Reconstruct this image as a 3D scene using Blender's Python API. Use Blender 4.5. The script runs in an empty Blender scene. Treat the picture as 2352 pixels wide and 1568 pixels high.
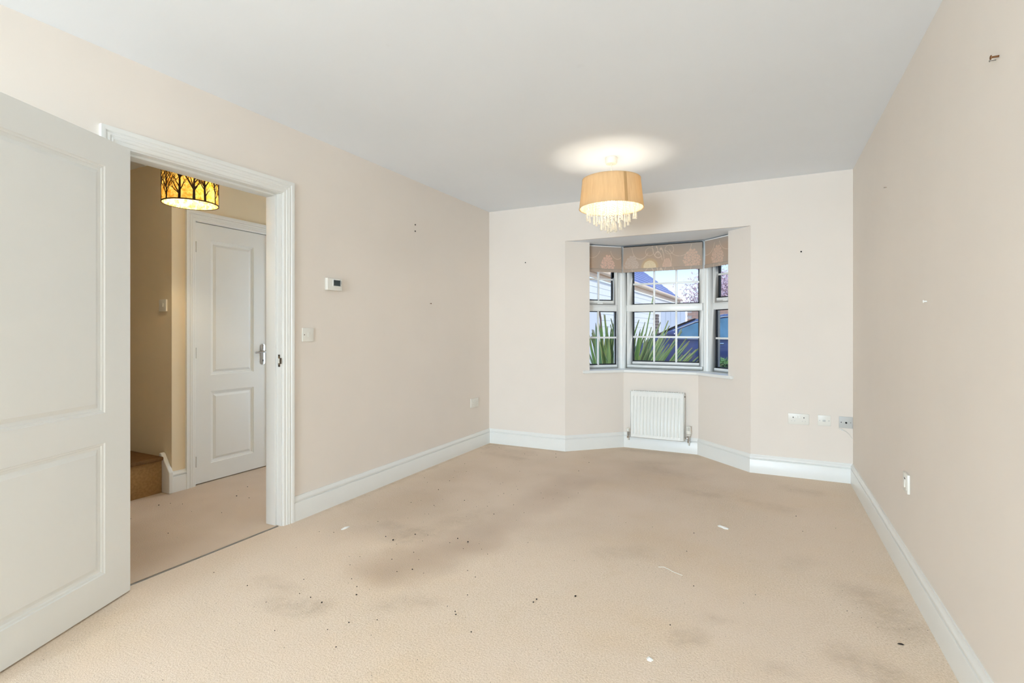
import bpy, bmesh, math, random
from math import sin, cos, pi, radians, sqrt, exp
from mathutils import Vector, Matrix, noise

SC = bpy.context.scene
COL = SC.collection
random.seed(7)

# ------------------------------------------------------------------ camera, world, light, exposure
F_PX, HORIZON, YAW, EYE = 1171.14, 758.8, radians(26.586), 1.1675
cam_data = bpy.data.cameras.new('camera')
cam_data.sensor_fit = 'HORIZONTAL'
cam_data.sensor_width = 36.0
cam_data.lens = F_PX / 2352 * 36.0
cam_data.shift_y = (HORIZON - 784) / 2352
cam_data.clip_start = 0.02
cam = bpy.data.objects.new('camera', cam_data)
COL.objects.link(cam)
cam.location = (0, 0, EYE)
cam.rotation_euler = (pi / 2, 0, YAW)
SC.camera = cam

world = bpy.data.worlds.new('world')
SC.world = world
world.use_nodes = True
wn, wl = world.node_tree.nodes, world.node_tree.links
wn.clear()
w_out = wn.new('ShaderNodeOutputWorld')
w_bg = wn.new('ShaderNodeBackground')
w_tc = wn.new('ShaderNodeTexCoord')
w_sep = wn.new('ShaderNodeSeparateXYZ')
w_rmp = wn.new('ShaderNodeValToRGB')
wl.new(w_tc.outputs['Generated'], w_sep.inputs[0])
wl.new(w_sep.outputs['Z'], w_rmp.inputs[0])
wl.new(w_rmp.outputs[0], w_bg.inputs[0])
wl.new(w_bg.outputs[0], w_out.inputs[0])
cr = w_rmp.color_ramp
cr.elements[0].position = 0.0
cr.elements[0].color = (0.78, 0.84, 0.94, 1)
cr.elements[1].position = 0.9
cr.elements[1].color = (0.24, 0.40, 0.80, 1)
e_ = cr.elements.new(0.12)
e_.color = (0.44, 0.60, 0.92, 1)
w_bg.inputs[1].default_value = 1.35


def lamp(name, kind, loc, energy, color=(1, 1, 1), rot=(0, 0, 0), parent=None, **kw):
    d = bpy.data.lights.new(name, kind)
    d.energy = energy
    d.color = color
    for k, v in kw.items():
        setattr(d, k, v)
    o = bpy.data.objects.new(name, d)
    COL.objects.link(o)
    o.location = loc
    o.rotation_euler = rot
    o.parent = parent
    return o


# sun over the front garden, travelling mostly across the street
lamp('sun', 'SUN', (6, 4, 8), 1.7, (1.0, 0.95, 0.86), Vector((-0.62, 0.16, -0.70)).to_track_quat('-Z', 'Y').to_euler(), angle=radians(3))
# added area lamp boosting daylight through the unseen garden doors at the rear
lamp('garden_daylight_boost', 'AREA', (-0.78, -5.30, 1.60), 520, (0.70, 0.845, 1.0), (radians(66), 0, 0), shape='RECTANGLE', size=1.85, size_y=2.0)

vs = SC.view_settings
vs.view_transform = 'Standard'
vs.look = 'None'
vs.exposure = 0.44
vs.gamma = 1.0
vs.use_curve_mapping = False
SC.cycles.max_bounces = 12
SC.cycles.diffuse_bounces = 8
SC.cycles.transparent_max_bounces = 24
SC.cycles.caustics_reflective = False
SC.cycles.caustics_refractive = False

# ------------------------------------------------------------------ materials
def lin(r, g, b):
    f = lambda c: c / 12.92 if c <= 0.04045 else ((c + 0.055) / 1.055) ** 2.4
    return (f(r / 255), f(g / 255), f(b / 255), 1)


class NT:
    def __init__(s, name):
        s.m = bpy.data.materials.new(name)
        s.m.use_nodes = True
        s.n, s.l = s.m.node_tree.nodes, s.m.node_tree.links
        s.b = s.n['Principled BSDF']
        s.out = s.n['Material Output']

    def new(s, t, **kw):
        k = s.n.new(t)
        for a, v in kw.items():
            setattr(k, a, v)
        return k

    def coords(s, kind='Object', scale=(1, 1, 1), rot=(0, 0, 0)):
        tc = s.new('ShaderNodeTexCoord')
        mp = s.new('ShaderNodeMapping')
        mp.inputs['Scale'].default_value = scale
        mp.inputs['Rotation'].default_value = rot
        s.l.new(tc.outputs[kind], mp.inputs[0])
        return mp.outputs[0]

    def noise(s, vec, scale, detail=4, rough=0.55):
        k = s.new('ShaderNodeTexNoise')
        k.inputs['Scale'].default_value = scale
        k.inputs['Detail'].default_value = detail
        k.inputs['Roughness'].default_value = rough
        s.l.new(vec, k.inputs['Vector'])
        return k.outputs['Fac']

    def ramp(s, fac, stops):
        k = s.new('ShaderNodeValToRGB')
        els = k.color_ramp.elements
        els[0].position, els[0].color = stops[0]
        els[1].position, els[1].color = stops[-1]
        for p, c in stops[1:-1]:
            q = els.new(p)
            q.color = c
        s.l.new(fac, k.inputs[0])
        return k.outputs[0]

    def mix(s, fac, a, b, blend='MIX'):
        k = s.new('ShaderNodeMix', data_type='RGBA', blend_type=blend)
        for sock, v in ((k.inputs[0], fac), (k.inputs[6], a), (k.inputs[7], b)):
            if hasattr(v, 'is_linked') or hasattr(v, 'links'):
                s.l.new(v, sock)
            else:
                sock.default_value = v
        return k.outputs[2]

    def bump(s, h, strength, dist=0.01):
        k = s.new('ShaderNodeBump')
        k.inputs['Strength'].default_value = strength
        k.inputs['Distance'].default_value = dist
        s.l.new(h, k.inputs['Height'])
        s.l.new(k.outputs[0], s.b.inputs['Normal'])

    def color(s, c):
        if hasattr(c, 'links'):
            s.l.new(c, s.b.inputs['Base Color'])
        else:
            s.b.inputs['Base Color'].default_value = c


def plain(name, c, rough=0.5, metal=0.0, var=0.04, scale=6.0, spec=0.5, bump=0.0, bscale=60):
    t = NT(name)
    v = t.coords()
    f = t.noise(v, scale)
    d = tuple(x * (1 - var) for x in c[:3]) + (1,)
    u = tuple(min(1, x * (1 + var)) for x in c[:3]) + (1,)
    t.color(t.ramp(f, [(0.3, d), (0.7, u)]))
    t.b.inputs['Roughness'].default_value = rough
    t.b.inputs['Metallic'].default_value = metal
    t.b.inputs['Specular IOR Level'].default_value = spec
    if bump:
        t.bump(t.noise(v, bscale, 2), bump, 0.002)
    return t.m


def wall_paint(name, c, mottled=0.02):
    t = NT(name)
    v = t.coords()
    f = t.noise(v, 1.3, 3)
    d = tuple(x * (1 - mottled) for x in c[:3]) + (1,)
    u = tuple(min(1, x * (1 + mottled)) for x in c[:3]) + (1,)
    base = t.ramp(f, [(0.3, d), (0.7, u)])
    # a few faint scuffs
    sc = t.noise(t.coords(scale=(1, 1, 0.5)), 4.5, 5, 0.7)
    base = t.mix(t.ramp(sc, [(0.70, (0, 0, 0, 1)), (0.80, (0.35, 0.35, 0.35, 1))]), base, tuple(x * 0.88 for x in c[:3]) + (1,))
    t.color(base)
    t.b.inputs['Roughness'].default_value = 0.75
    t.b.inputs['Specular IOR Level'].default_value = 0.25
    t.bump(t.noise(v, 220, 2), 0.10, 0.001)
    return t.m


M = {}
M['wall'] = wall_paint('cream_paint', lin(233, 225, 216))
M['wall_hall'] = wall_paint('hall_cream_paint', lin(236, 221, 192))
M['ceiling'] = wall_paint('ceiling_white', lin(236, 241, 247), 0.012)
M['gloss'] = plain('white_gloss', lin(234, 235, 232), 0.32, var=0.012, scale=3)
M['door_white'] = plain('door_white', lin(234, 236, 234), 0.38, var=0.012, scale=2.5)
M['upvc'] = plain('white_upvc', lin(240, 241, 238), 0.28, var=0.01)
M['plastic'] = plain('white_plastic', lin(232, 230, 222), 0.35, var=0.01)
M['plastic_grey'] = plain('pale_grey_plastic', lin(196, 197, 194), 0.4, var=0.02)
M['hole'] = plain('dark_hole', lin(28, 24, 22), 0.8)
M['gasket'] = plain('black_rubber', lin(22, 23, 24), 0.6)
M['chrome'] = plain('chrome', lin(205, 205, 205), 0.18, 1.0, var=0.03, scale=20)
M['steel'] = plain('aged_steel', lin(150, 146, 140), 0.35, 1.0, var=0.1, scale=30)
M['brass'] = plain('rusty_brass', lin(120, 82, 50), 0.5, 0.7, var=0.15, scale=40)
M['lcd'] = plain('lcd_screen', lin(48, 60, 62), 0.15)
M['radiator'] = plain('radiator_enamel', lin(236, 237, 233), 0.3, var=0.01)
M['dark_metal'] = plain('dark_bronze', lin(44, 26, 14), 0.5, 0.3, var=0.12, scale=40)
M['paper'] = plain('white_paper', lin(240, 240, 236), 0.8)
M['crumb'] = plain('dark_crumb', lin(48, 38, 32), 0.9, var=0.2)
M['cable'] = plain('white_cable', lin(226, 224, 216), 0.5)


def glass_mat(name, tint=(1, 1, 1, 1), refl=0.9):
    t = NT(name)
    t.n.remove(t.b)
    tr = t.new('ShaderNodeBsdfTransparent')
    tr.inputs[0].default_value = tint
    gl = t.new('ShaderNodeBsdfGlossy')
    gl.inputs['Roughness'].default_value = 0.01
    lw = t.new('ShaderNodeLayerWeight')
    pw = t.new('ShaderNodeMath', operation='POWER')
    pw.inputs[1].default_value = 5.0
    t.l.new(lw.outputs['Facing'], pw.inputs[0])
    sc_ = t.new('ShaderNodeMath', operation='MULTIPLY_ADD')
    sc_.inputs[1].default_value = 0.96
    sc_.inputs[2].default_value = 0.04
    t.l.new(pw.outputs[0], sc_.inputs[0])
    ml = t.new('ShaderNodeMath', operation='MULTIPLY')
    ml.inputs[1].default_value = refl
    t.l.new(sc_.outputs[0], ml.inputs[0])
    mx = t.new('ShaderNodeMixShader')
    t.l.new(ml.outputs[0], mx.inputs[0])
    t.l.new(tr.outputs[0], mx.inputs[1])
    t.l.new(gl.outputs[0], mx.inputs[2])
    t.l.new(mx.outputs[0], t.out.inputs[0])
    return t.m


M['glass'] = glass_mat('window_glass', (0.97, 0.985, 0.98, 1), 0.35)
M['car_glass'] = plain('car_glass', lin(84, 124, 146), 0.25, var=0.25, scale=5, spec=0.2)
M['crystal'] = glass_mat('clear_crystal', (1.0, 0.985, 0.94, 1), 1.6)
def _crystal():
    m = M['crystal']
    n, l = m.node_tree.nodes, m.node_tree.links
    out = n['Material Output']
    src = out.inputs[0].links[0].from_socket
    tl = n.new('ShaderNodeBsdfTranslucent')
    tl.inputs[0].default_value = (0.95, 0.92, 0.84, 1)
    df = n.new('ShaderNodeBsdfDiffuse')
    df.inputs[0].default_value = (0.95, 0.92, 0.84, 1)
    ad = n.new('ShaderNodeMixShader')
    l.new(tl.outputs[0], ad.inputs[1])
    l.new(df.outputs[0], ad.inputs[2])
    mx = n.new('ShaderNodeMixShader')
    mx.inputs[0].default_value = 0.38
    l.new(src, mx.inputs[1])
    l.new(ad.outputs[0], mx.inputs[2])
    l.new(mx.outputs[0], out.inputs[0])
_crystal()


def carpet(name, c1, c2, c3):
    t = NT(name)
    v = t.coords()
    big = t.noise(v, 1.1, 5, 0.6)
    base = t.ramp(big, [(0.30, c3), (0.5, c1), (0.72, c2)])
    mid = t.noise(v, 5.5, 6, 0.7)
    base = t.mix(t.ramp(mid, [(0.55, (0, 0, 0, 1)), (0.78, (0.38, 0.38, 0.38, 1))]), base, lin(218, 196, 164))
    # placed greyish tones and stains, painted per vertex
    at = t.new('ShaderNodeAttribute', attribute_name='stain')
    brk = t.noise(v, 17, 7, 0.82)
    k = t.new('ShaderNodeMath', operation='MULTIPLY')
    t.l.new(at.outputs['Fac'], k.inputs[0])
    t.l.new(t.ramp(brk, [(0.36, (0.12, 0.12, 0.12, 1)), (0.66, (0.9, 0.9, 0.9, 1))]), k.inputs[1])
    base = t.mix(k.outputs[0], base, lin(126, 104, 80))
    at2 = t.new('ShaderNodeAttribute', attribute_name='pile_tone')
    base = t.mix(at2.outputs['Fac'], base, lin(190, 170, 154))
    # tufts
    tuft = t.noise(v, 135, 3, 0.75)
    base = t.mix(t.ramp(tuft, [(0.34, (0.62, 0.62, 0.62, 1)), (0.60, (0, 0, 0, 1))]), base, lin(204, 182, 150))
    # tiny dark specks, denser where the traffic is
    vo = t.new('ShaderNodeTexVoronoi')
    vo.inputs['Scale'].default_value = 30
    t.l.new(v, vo.inputs['Vector'])
    gate = t.noise(v, 2.2, 3)
    g1 = t.ramp(vo.outputs['Distance'], [(0.045, (1, 1, 1, 1)), (0.075, (0, 0, 0, 1))])
    g2 = t.ramp(gate, [(0.50, (0, 0, 0, 1)), (0.58, (1, 1, 1, 1))])
    sp = t.mix(1.0, g1, g2, 'MULTIPLY')
    base = t.mix(sp, base, lin(84, 66, 52))
    vo2 = t.new('ShaderNodeTexVoronoi')
    vo2.inputs['Scale'].default_value = 62
    t.l.new(v, vo2.inputs['Vector'])
    gate2 = t.noise(v, 3.7, 4)
    sp2 = t.mix(1.0, t.ramp(vo2.outputs['Distance'], [(0.07, (0.8, 0.8, 0.8, 1)), (0.12, (0, 0, 0, 1))]), t.ramp(gate2, [(0.52, (0, 0, 0, 1)), (0.62, (1, 1, 1, 1))]), 'MULTIPLY')
    base = t.mix(sp2, base, lin(110, 88, 70))
    # short fluffy streaks
    fl_ = t.noise(t.coords(scale=(26, 60, 1), rot=(0, 0, 0.4)), 1.0, 4, 0.7)
    gt_ = t.noise(v, 3.1, 4)
    st_ = t.mix(1.0, t.ramp(fl_, [(0.63, (0, 0, 0, 1)), (0.74, (0.5, 0.5, 0.5, 1))]), t.ramp(gt_, [(0.46, (0, 0, 0, 1)), (0.60, (1, 1, 1, 1))]), 'MULTIPLY')
    base = t.mix(st_, base, lin(168, 144, 116))
    # pinkish and yellowish drift of the pile
    dr = t.noise(v, 0.8, 3)
    base = t.mix(t.ramp(dr, [(0.42, (0, 0, 0, 1)), (0.62, (0.6, 0.6, 0.6, 1))]), base, lin(234, 216, 198))
    t.color(base)
    t.b.inputs['Roughness'].default_value = 0.95
    t.b.inputs['Specular IOR Level'].default_value = 0.1
    t.bump(tuft, 0.6, 0.007)
    return t.m


M['carpet'] = carpet('beige_carpet', lin(240, 223, 205), lin(243, 228, 212), lin(239, 217, 191))
M['nosing_carpet'] = plain('shade_toned_carpet', lin(112, 84, 54), 0.95, var=0.15, scale=60, spec=0.1)  # nosing colour darkened to paint in the shade under its curve
M['carpet_stair'] = plain('stair_carpet', lin(158, 124, 82), 0.95, var=0.15, scale=60, spec=0.1)


def fabric_shade():
    t = NT('gold_shade_fabric')
    v = t.coords(scale=(1, 1, 0.04))
    f = t.noise(v, 70, 4)
    c = t.ramp(f, [(0.3, lin(230, 210, 174)), (0.7, lin(240, 222, 188))])
    df = t.new('ShaderNodeBsdfDiffuse')
    tl = t.new('ShaderNodeBsdfTranslucent')
    t.l.new(c, df.inputs[0])
    t.l.new(c, tl.inputs[0])
    mx = t.new('ShaderNodeMixShader')
    mx.inputs[0].default_value = 0.5
    t.l.new(df.outputs[0], mx.inputs[1])
    t.l.new(tl.outputs[0], mx.inputs[2])
    t.l.new(mx.outputs[0], t.out.inputs[0])
    return t.m


M['shade'] = fabric_shade()


def foil_shade():
    t = NT('mottled_amber_liner')
    v = t.coords()
    f = t.noise(v, 38, 5, 0.7)
    c = t.ramp(f, [(0.30, lin(176, 130, 62)), (0.45, lin(232, 204, 128)), (0.58, lin(252, 242, 190))])
    df = t.new('ShaderNodeBsdfDiffuse')
    tl = t.new('ShaderNodeBsdfTranslucent')
    t.l.new(c, df.inputs[0])
    t.l.new(c, tl.inputs[0])
    mx = t.new('ShaderNodeMixShader')
    mx.inputs[0].default_value = 0.55
    t.l.new(df.outputs[0], mx.inputs[1])
    t.l.new(tl.outputs[0], mx.inputs[2])
    t.l.new(mx.outputs[0], t.out.inputs[0])
    return t.m


M['foil'] = foil_shade()


def thin_cloth(name, c, f):
    t = NT(name)
    df = t.new('ShaderNodeBsdfDiffuse')
    tl = t.new('ShaderNodeBsdfTranslucent')
    df.inputs[0].default_value = c
    tl.inputs[0].default_value = c
    mx = t.new('ShaderNodeMixShader')
    mx.inputs[0].default_value = f
    t.l.new(df.outputs[0], mx.inputs[1])
    t.l.new(tl.outputs[0], mx.inputs[2])
    t.l.new(mx.outputs[0], t.out.inputs[0])
    return t.m


M['seam_t'] = thin_cloth('seam_strip', lin(206, 180, 136), 0.35)
M['liner_t'] = thin_cloth('cream_liner_cloth', lin(250, 240, 218), 0.5)


def emit(name, c, s):
    t = NT(name)
    t.n.remove(t.b)
    e = t.new('ShaderNodeEmission')
    e.inputs[0].default_value = c
    e.inputs[1].default_value = s
    tr = t.new('ShaderNodeBsdfTransparent')
    ad = t.new('ShaderNodeAddShader')
    t.l.new(e.outputs[0], ad.inputs[0])
    t.l.new(tr.outputs[0], ad.inputs[1])
    t.l.new(ad.outputs[0], t.out.inputs[0])
    return t.m


M['bulb'] = emit('warm_bulb', (1.0, 0.86, 0.62, 1), 3.0)
M['liner'] = plain('cream_shade_liner', lin(248, 238, 214), 0.8)


def attr_mat(name, rough=0.8, spec=0.2, translucent=0.0):
    t = NT(name)
    a = t.new('ShaderNodeVertexColor', layer_name='Col')
    t.color(a.outputs[0])
    t.b.inputs['Roughness'].default_value = rough
    t.b.inputs['Specular IOR Level'].default_value = spec
    if translucent:
        tl = t.new('ShaderNodeBsdfTranslucent')
        t.l.new(a.outputs[0], tl.inputs[0])
        mx = t.new('ShaderNodeMixShader')
        mx.inputs[0].default_value = translucent
        t.l.new(t.b.outputs[0], mx.inputs[1])
        t.l.new(tl.outputs[0], mx.inputs[2])
        t.l.new(mx.outputs[0], t.out.inputs[0])
    return t.m


M['blind'] = attr_mat('floral_blind_fabric', 0.75, 0.2, 0.18)
M['leaf'] = attr_mat('sword_leaf', 0.45, 0.4)
M['board'] = plain('white_weatherboard', lin(236, 236, 230), 0.6, var=0.02)
M['slate'] = plain('blue_slate', lin(118, 126, 168), 0.6, var=0.14, scale=3)
M['fascia'] = plain('cream_fascia', lin(232, 205, 172), 0.6, var=0.04)
M['pier'] = plain('dark_brick', lin(110, 92, 84), 0.9, var=0.35, scale=14)
M['brick'] = plain('pink_brick', lin(206, 160, 136), 0.9, var=0.16, scale=4)
M['mortar'] = plain('pale_mortar', lin(222, 208, 194), 0.95)
M['garage'] = plain('white_garage_door', lin(226, 228, 232), 0.5, var=0.02)
M['trim_brown'] = plain('brown_trim', lin(120, 92, 74), 0.7, var=0.1)
M['car_paint'] = plain('navy_car_paint', lin(48, 62, 108), 0.22, 0.1, var=0.12, scale=2)
M['tyre'] = plain('tyre_rubber', lin(30, 30, 32), 0.85)
M['bark'] = plain('bark', lin(112, 92, 84), 0.9, var=0.25, scale=18)
M['blossom'] = plain('pink_blossom', lin(212, 182, 184), 0.8, var=0.28, scale=9)
M['hedge'] = plain('hedge_leaf', lin(104, 142, 74), 0.6, var=0.4, scale=22)
M['hedge_core'] = plain('hedge_core', lin(48, 66, 36), 0.9, var=0.3, scale=10)
M['cabinet'] = plain('pale_cabinet', lin(206, 222, 238), 0.5, var=0.02)
M['paving'] = plain('grey_paving', lin(176, 172, 166), 0.9, var=0.12, scale=2)
M['soil'] = plain('soil', lin(92, 76, 60), 0.95, var=0.25, scale=8)
M['brick_out'] = plain('house_brick', lin(170, 110, 84), 0.9, var=0.2, scale=10)

# ------------------------------------------------------------------ geometry helpers
def link(o, parent=None):
    COL.objects.link(o)
    if parent is not None:
        o.parent = parent
    return o


def tag(o, label=None, cat=None, group=None, kind=None):
    if label: o['label'] = label
    if cat: o['category'] = cat
    if group: o['group'] = group
    if kind: o['kind'] = kind
    return o


def empty(name, loc=(0, 0, 0), rz=0.0, label=None, cat=None, group=None, kind=None, parent=None):
    o = bpy.data.objects.new(name, None)
    o.empty_display_size = 0.05
    link(o, parent)
    o.location = loc
    o.rotation_euler = (0, 0, rz)
    return tag(o, label, cat, group, kind)


class MB:
    def __init__(s):
        s.v, s.f = [], []

    def add(s, vs, fs):
        n = len(s.v)
        s.v += [tuple(p) for p in vs]
        s.f += [tuple(i + n for i in q) for q in fs]
        return s

    def box(s, x0, x1, y0, y1, z0, z1):
        x0, x1 = min(x0, x1), max(x0, x1); y0, y1 = min(y0, y1), max(y0, y1); z0, z1 = min(z0, z1), max(z0, z1)
        return s.add([(x0, y0, z0), (x1, y0, z0), (x1, y1, z0), (x0, y1, z0), (x0, y0, z1), (x1, y0, z1), (x1, y1, z1), (x0, y1, z1)],
                     [(0, 3, 2, 1), (4, 5, 6, 7), (0, 1, 5, 4), (1, 2, 6, 5), (2, 3, 7, 6), (3, 0, 4, 7)])

    def prism(s, poly, z0, z1):
        n = len(poly)
        vs = [(p[0], p[1], z0) for p in poly] + [(p[0], p[1], z1) for p in poly]
        fs = [tuple(range(n - 1, -1, -1)), tuple(range(n, 2 * n))] + [(i, (i + 1) % n, n + (i + 1) % n, n + i) for i in range(n)]
        return s.add(vs, fs)

    def extrude_x(s, prof, x0, x1):            # prof: list of (y,z)
        n = len(prof)
        vs = [(x0, p[0], p[1]) for p in prof] + [(x1, p[0], p[1]) for p in prof]
        fs = [tuple(range(n - 1, -1, -1)), tuple(range(n, 2 * n))] + [(i, (i + 1) % n, n + (i + 1) % n, n + i) for i in range(n)]
        return s.add(vs, fs)

    def lathe(s, prof, c=(0, 0, 0), seg=24, axis='z', cap=True):     # prof: (r, h)
        vs, fs = [], []
        def P(r, h, a):
            x, y = r * cos(a), r * sin(a)
            if axis == 'z': q = (x, y, h)
            elif axis == 'y': q = (x, h, y)
            else: q = (h, x, y)
            return (q[0] + c[0], q[1] + c[1], q[2] + c[2])
        for r, h in prof:
            for k in range(seg):
                vs.append(P(r, h, 2 * pi * k / seg))
        for i in range(len(prof) - 1):
            for k in range(seg):
                fs.append((i * seg + k, i * seg + (k + 1) % seg, (i + 1) * seg + (k + 1) % seg, (i + 1) * seg + k))
        if cap:
            fs.append(tuple(range(seg - 1, -1, -1)))
            m = (len(prof) - 1) * seg
            fs.append(tuple(range(m, m + seg)))
        return s.add(vs, fs)

    def tube(s, pts, r, seg=8, cap=True):
        pts = [Vector(p) for p in pts]
        rs = r if isinstance(r, (list, tuple)) else [r] * len(pts)
        vs, fs = [], []
        prev = None
        for i, p in enumerate(pts):
            d = (pts[min(i + 1, len(pts) - 1)] - pts[max(i - 1, 0)]).normalized()
            if prev is None:
                u = d.orthogonal().normalized()
            else:
                u = (prev - d * prev.dot(d)).normalized()
            prev = u
            w = d.cross(u)
            for k in range(seg):
                a = 2 * pi * k / seg
                vs.append(p + (u * cos(a) + w * sin(a)) * rs[i])
        for i in range(len(pts) - 1):
            for k in range(seg):
                fs.append((i * seg + k, i * seg + (k + 1) % seg, (i + 1) * seg + (k + 1) % seg, (i + 1) * seg + k))
        if cap:
            fs.append(tuple(range(seg - 1, -1, -1)))
            m = (len(pts) - 1) * seg
            fs.append(tuple(range(m, m + seg)))
        return s.add(vs, fs)

    def sphere(s, c, r, seg=10, rings=6, sz=1.0):
        prof = [(max(1e-5, r * sin(pi * i / rings)), -r * sz * cos(pi * i / rings)) for i in range(rings + 1)]
        return s.lathe(prof, c, seg, cap=False)

    def build(s, name, mat, parent=None, bevel=0.0, seg=2, smooth=False, angle=35, fix=True):
        me = bpy.data.meshes.new(name)
        me.from_pydata(s.v, [], s.f)
        bm = bmesh.new()
        bm.from_mesh(me)
        if fix:
            bmesh.ops.remove_doubles(bm, verts=bm.verts, dist=1e-6)
            bmesh.ops.recalc_face_normals(bm, faces=bm.faces)
        if bevel:
            es = [e for e in bm.edges if len(e.link_faces) == 2 and e.calc_face_angle(0) > radians(30)]
            bmesh.ops.bevel(bm, geom=es, offset=bevel, segments=seg, profile=0.6, affect='EDGES', clamp_overlap=True)
        if smooth or bevel:
            for fc in bm.faces: fc.smooth = True
            for e in bm.edges:
                if len(e.link_faces) == 2 and e.calc_face_angle(0) > radians(angle): e.smooth = False
        bm.to_mesh(me)
        bm.free()
        me.materials.append(M[mat] if isinstance(mat, str) else mat)
        o = bpy.data.objects.new(name, me)
        return link(o, parent)


def B(x0, x1, y0, y1, z0, z1):
    return MB().box(x0, x1, y0, y1, z0, z1)


def lerp(a, b, t): return a + (b - a) * t


# ------------------------------------------------------------------ room plan
XL, XR, YB, YR, H = -2.592, 0.586, 4.648, -4.60, 2.40
WT = 0.13                                       # partition thickness
CX = -0.9365
L0, L1 = Vector((CX - 0.815, YB)), Vector((CX - 0.355, 5.09))
R0, R1 = Vector((CX + 0.815, YB)), Vector((CX + 0.355, 5.09))
eL = (L1 - L0).normalized(); nL = Vector((-eL.y, eL.x))
eR = (R1 - R0).normalized(); nR = Vector((eR.y, -eR.x))
BAY_H, SILL, WD, CAV = 2.033, 0.748, 0.13, 0.30
TQ = math.tan((pi / 2 - math.atan2(eL.x, eL.y)) / 2)  # mitre factor between splay and centre
SQ = math.tan(math.atan2(eL.y, eL.x) / 2)
DOOR_Y0, DOOR_Y1, DOOR_H = 1.255, 2.105, 1.985

# floor: grid mesh with stain attributes
def seg_d(p, a, b):
    ab = (b[0] - a[0], b[1] - a[1]); t = ((p[0] - a[0]) * ab[0] + (p[1] - a[1]) * ab[1]) / (ab[0] ** 2 + ab[1] ** 2)
    t = max(0, min(1, t))
    return math.hypot(p[0] - a[0] - ab[0] * t, p[1] - a[1] - ab[1] * t)


STAINS = [  # a, b, radius, strength
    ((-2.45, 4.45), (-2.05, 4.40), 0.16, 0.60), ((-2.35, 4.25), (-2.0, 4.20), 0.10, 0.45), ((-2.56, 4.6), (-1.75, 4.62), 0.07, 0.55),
    ((-1.86, 2.30), (-1.72, 2.42), 0.14, 0.42), ((-1.72, 2.62), (-1.60, 2.86), 0.13, 0.40), ((-2.05, 2.42), (-1.8, 2.40), 0.07, 0.32),
    ((0.46, 2.50), (0.40, 2.70), 0.16, 0.30), ((0.26, 2.16), (0.36, 2.12), 0.12, 0.42), ((-0.30, 2.02), (-0.24, 2.06), 0.07, 0.36),
    ((-0.20, 2.22), (-0.12, 2.24), 0.06, 0.34), ((0.05, 2.0), (0.0, 1.98), 0.05, 0.32), ((-0.9, 4.4), (-0.5, 4.3), 0.14, 0.26),
    ((-1.25, 4.98), (-0.6, 5.0), 0.08, 0.32), ((-1.0, 4.55), (-0.75, 4.62), 0.10, 0.24), ((-0.55, 3.9), (-0.35, 3.86), 0.10, 0.26),
    ((-0.1, 3.85), (0.1, 3.78), 0.10, 0.22), ((0.15, 4.3), (0.3, 4.25), 0.12, 0.22), ((-1.9, 1.5), (-1.7, 1.55), 0.10, 0.30),
    ((-2.1, 1.62), (-1.9, 1.6), 0.07, 0.24), ((-1.45, 1.72), (-1.3, 1.8), 0.09, 0.20), ((-0.75, 2.6), (-0.6, 2.7), 0.12, 0.16),
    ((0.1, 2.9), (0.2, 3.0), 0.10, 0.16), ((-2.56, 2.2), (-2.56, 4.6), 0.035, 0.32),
]
PILE_TONES = [((-1.7, 3.0), (-1.2, 4.4), 0.95, 0.42), ((-2.2, 2.6), (-2.2, 4.4), 0.55, 0.35), ((-0.6, 3.2), (-0.4, 4.6), 0.9, 0.30),
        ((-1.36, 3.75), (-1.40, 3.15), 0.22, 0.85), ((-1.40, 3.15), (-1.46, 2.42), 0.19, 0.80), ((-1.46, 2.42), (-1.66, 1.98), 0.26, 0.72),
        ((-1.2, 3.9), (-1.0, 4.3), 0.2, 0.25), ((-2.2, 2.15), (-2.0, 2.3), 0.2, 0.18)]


def falloff(d, r):
    return max(0.0, 1 - (d / r) ** 2) ** 1.5 if d < r else 0.0


def floor_mesh(name, grids, parent=None, dulled=0.0):
    vs, fs, st, np_ = [], [], [], []
    for nx, ny, fn in grids:
        b = len(vs)
        for j in range(ny + 1):
            for i in range(nx + 1):
                x, y = fn(i / nx, j / ny)
                vs.append((x, y, 0))
                s = 1.0
                w = 0.05 * noise.noise(Vector((x * 6, y * 6, 1))) + 0.02 * noise.noise(Vector((x * 21, y * 21, 4)))
                for a, c, r, k in STAINS:
                    s *= 1 - min(0.9, k * 1.45) * falloff(abs(seg_d((x, y), a, c) + w * 0.8), r)
                n = 1.0 - dulled
                for a, c, r, k in PILE_TONES:
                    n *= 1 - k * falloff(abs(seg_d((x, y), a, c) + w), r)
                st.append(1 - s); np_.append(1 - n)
        for j in range(ny):
            for i in range(nx):
                q = b + j * (nx + 1) + i
                fs.append((q, q + 1, q + nx + 2, q + nx + 1))
    me = bpy.data.meshes.new(name)
    me.from_pydata(vs, [], fs)
    for an, dat in (('stain', st), ('pile_tone', np_)):
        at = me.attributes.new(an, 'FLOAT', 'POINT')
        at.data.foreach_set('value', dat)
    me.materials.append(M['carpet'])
    o = link(bpy.data.objects.new(name, me), parent)
    return o


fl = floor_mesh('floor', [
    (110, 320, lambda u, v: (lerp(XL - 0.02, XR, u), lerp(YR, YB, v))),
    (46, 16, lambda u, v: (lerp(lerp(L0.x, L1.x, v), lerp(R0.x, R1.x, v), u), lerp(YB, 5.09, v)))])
tag(fl, 'worn beige carpet with brown stains covering the living room floor', 'floor', kind='structure')
fh = floor_mesh('floor.001', [(60, 120, lambda u, v: (lerp(-4.9, XL - 0.02, u), lerp(0.3, 3.6, v)))], dulled=0.75)  # even darker tone put into the hall carpet for its dimmer light
tag(fh, 'beige carpet of the hallway beyond the open doorway', 'floor', kind='structure')

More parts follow.
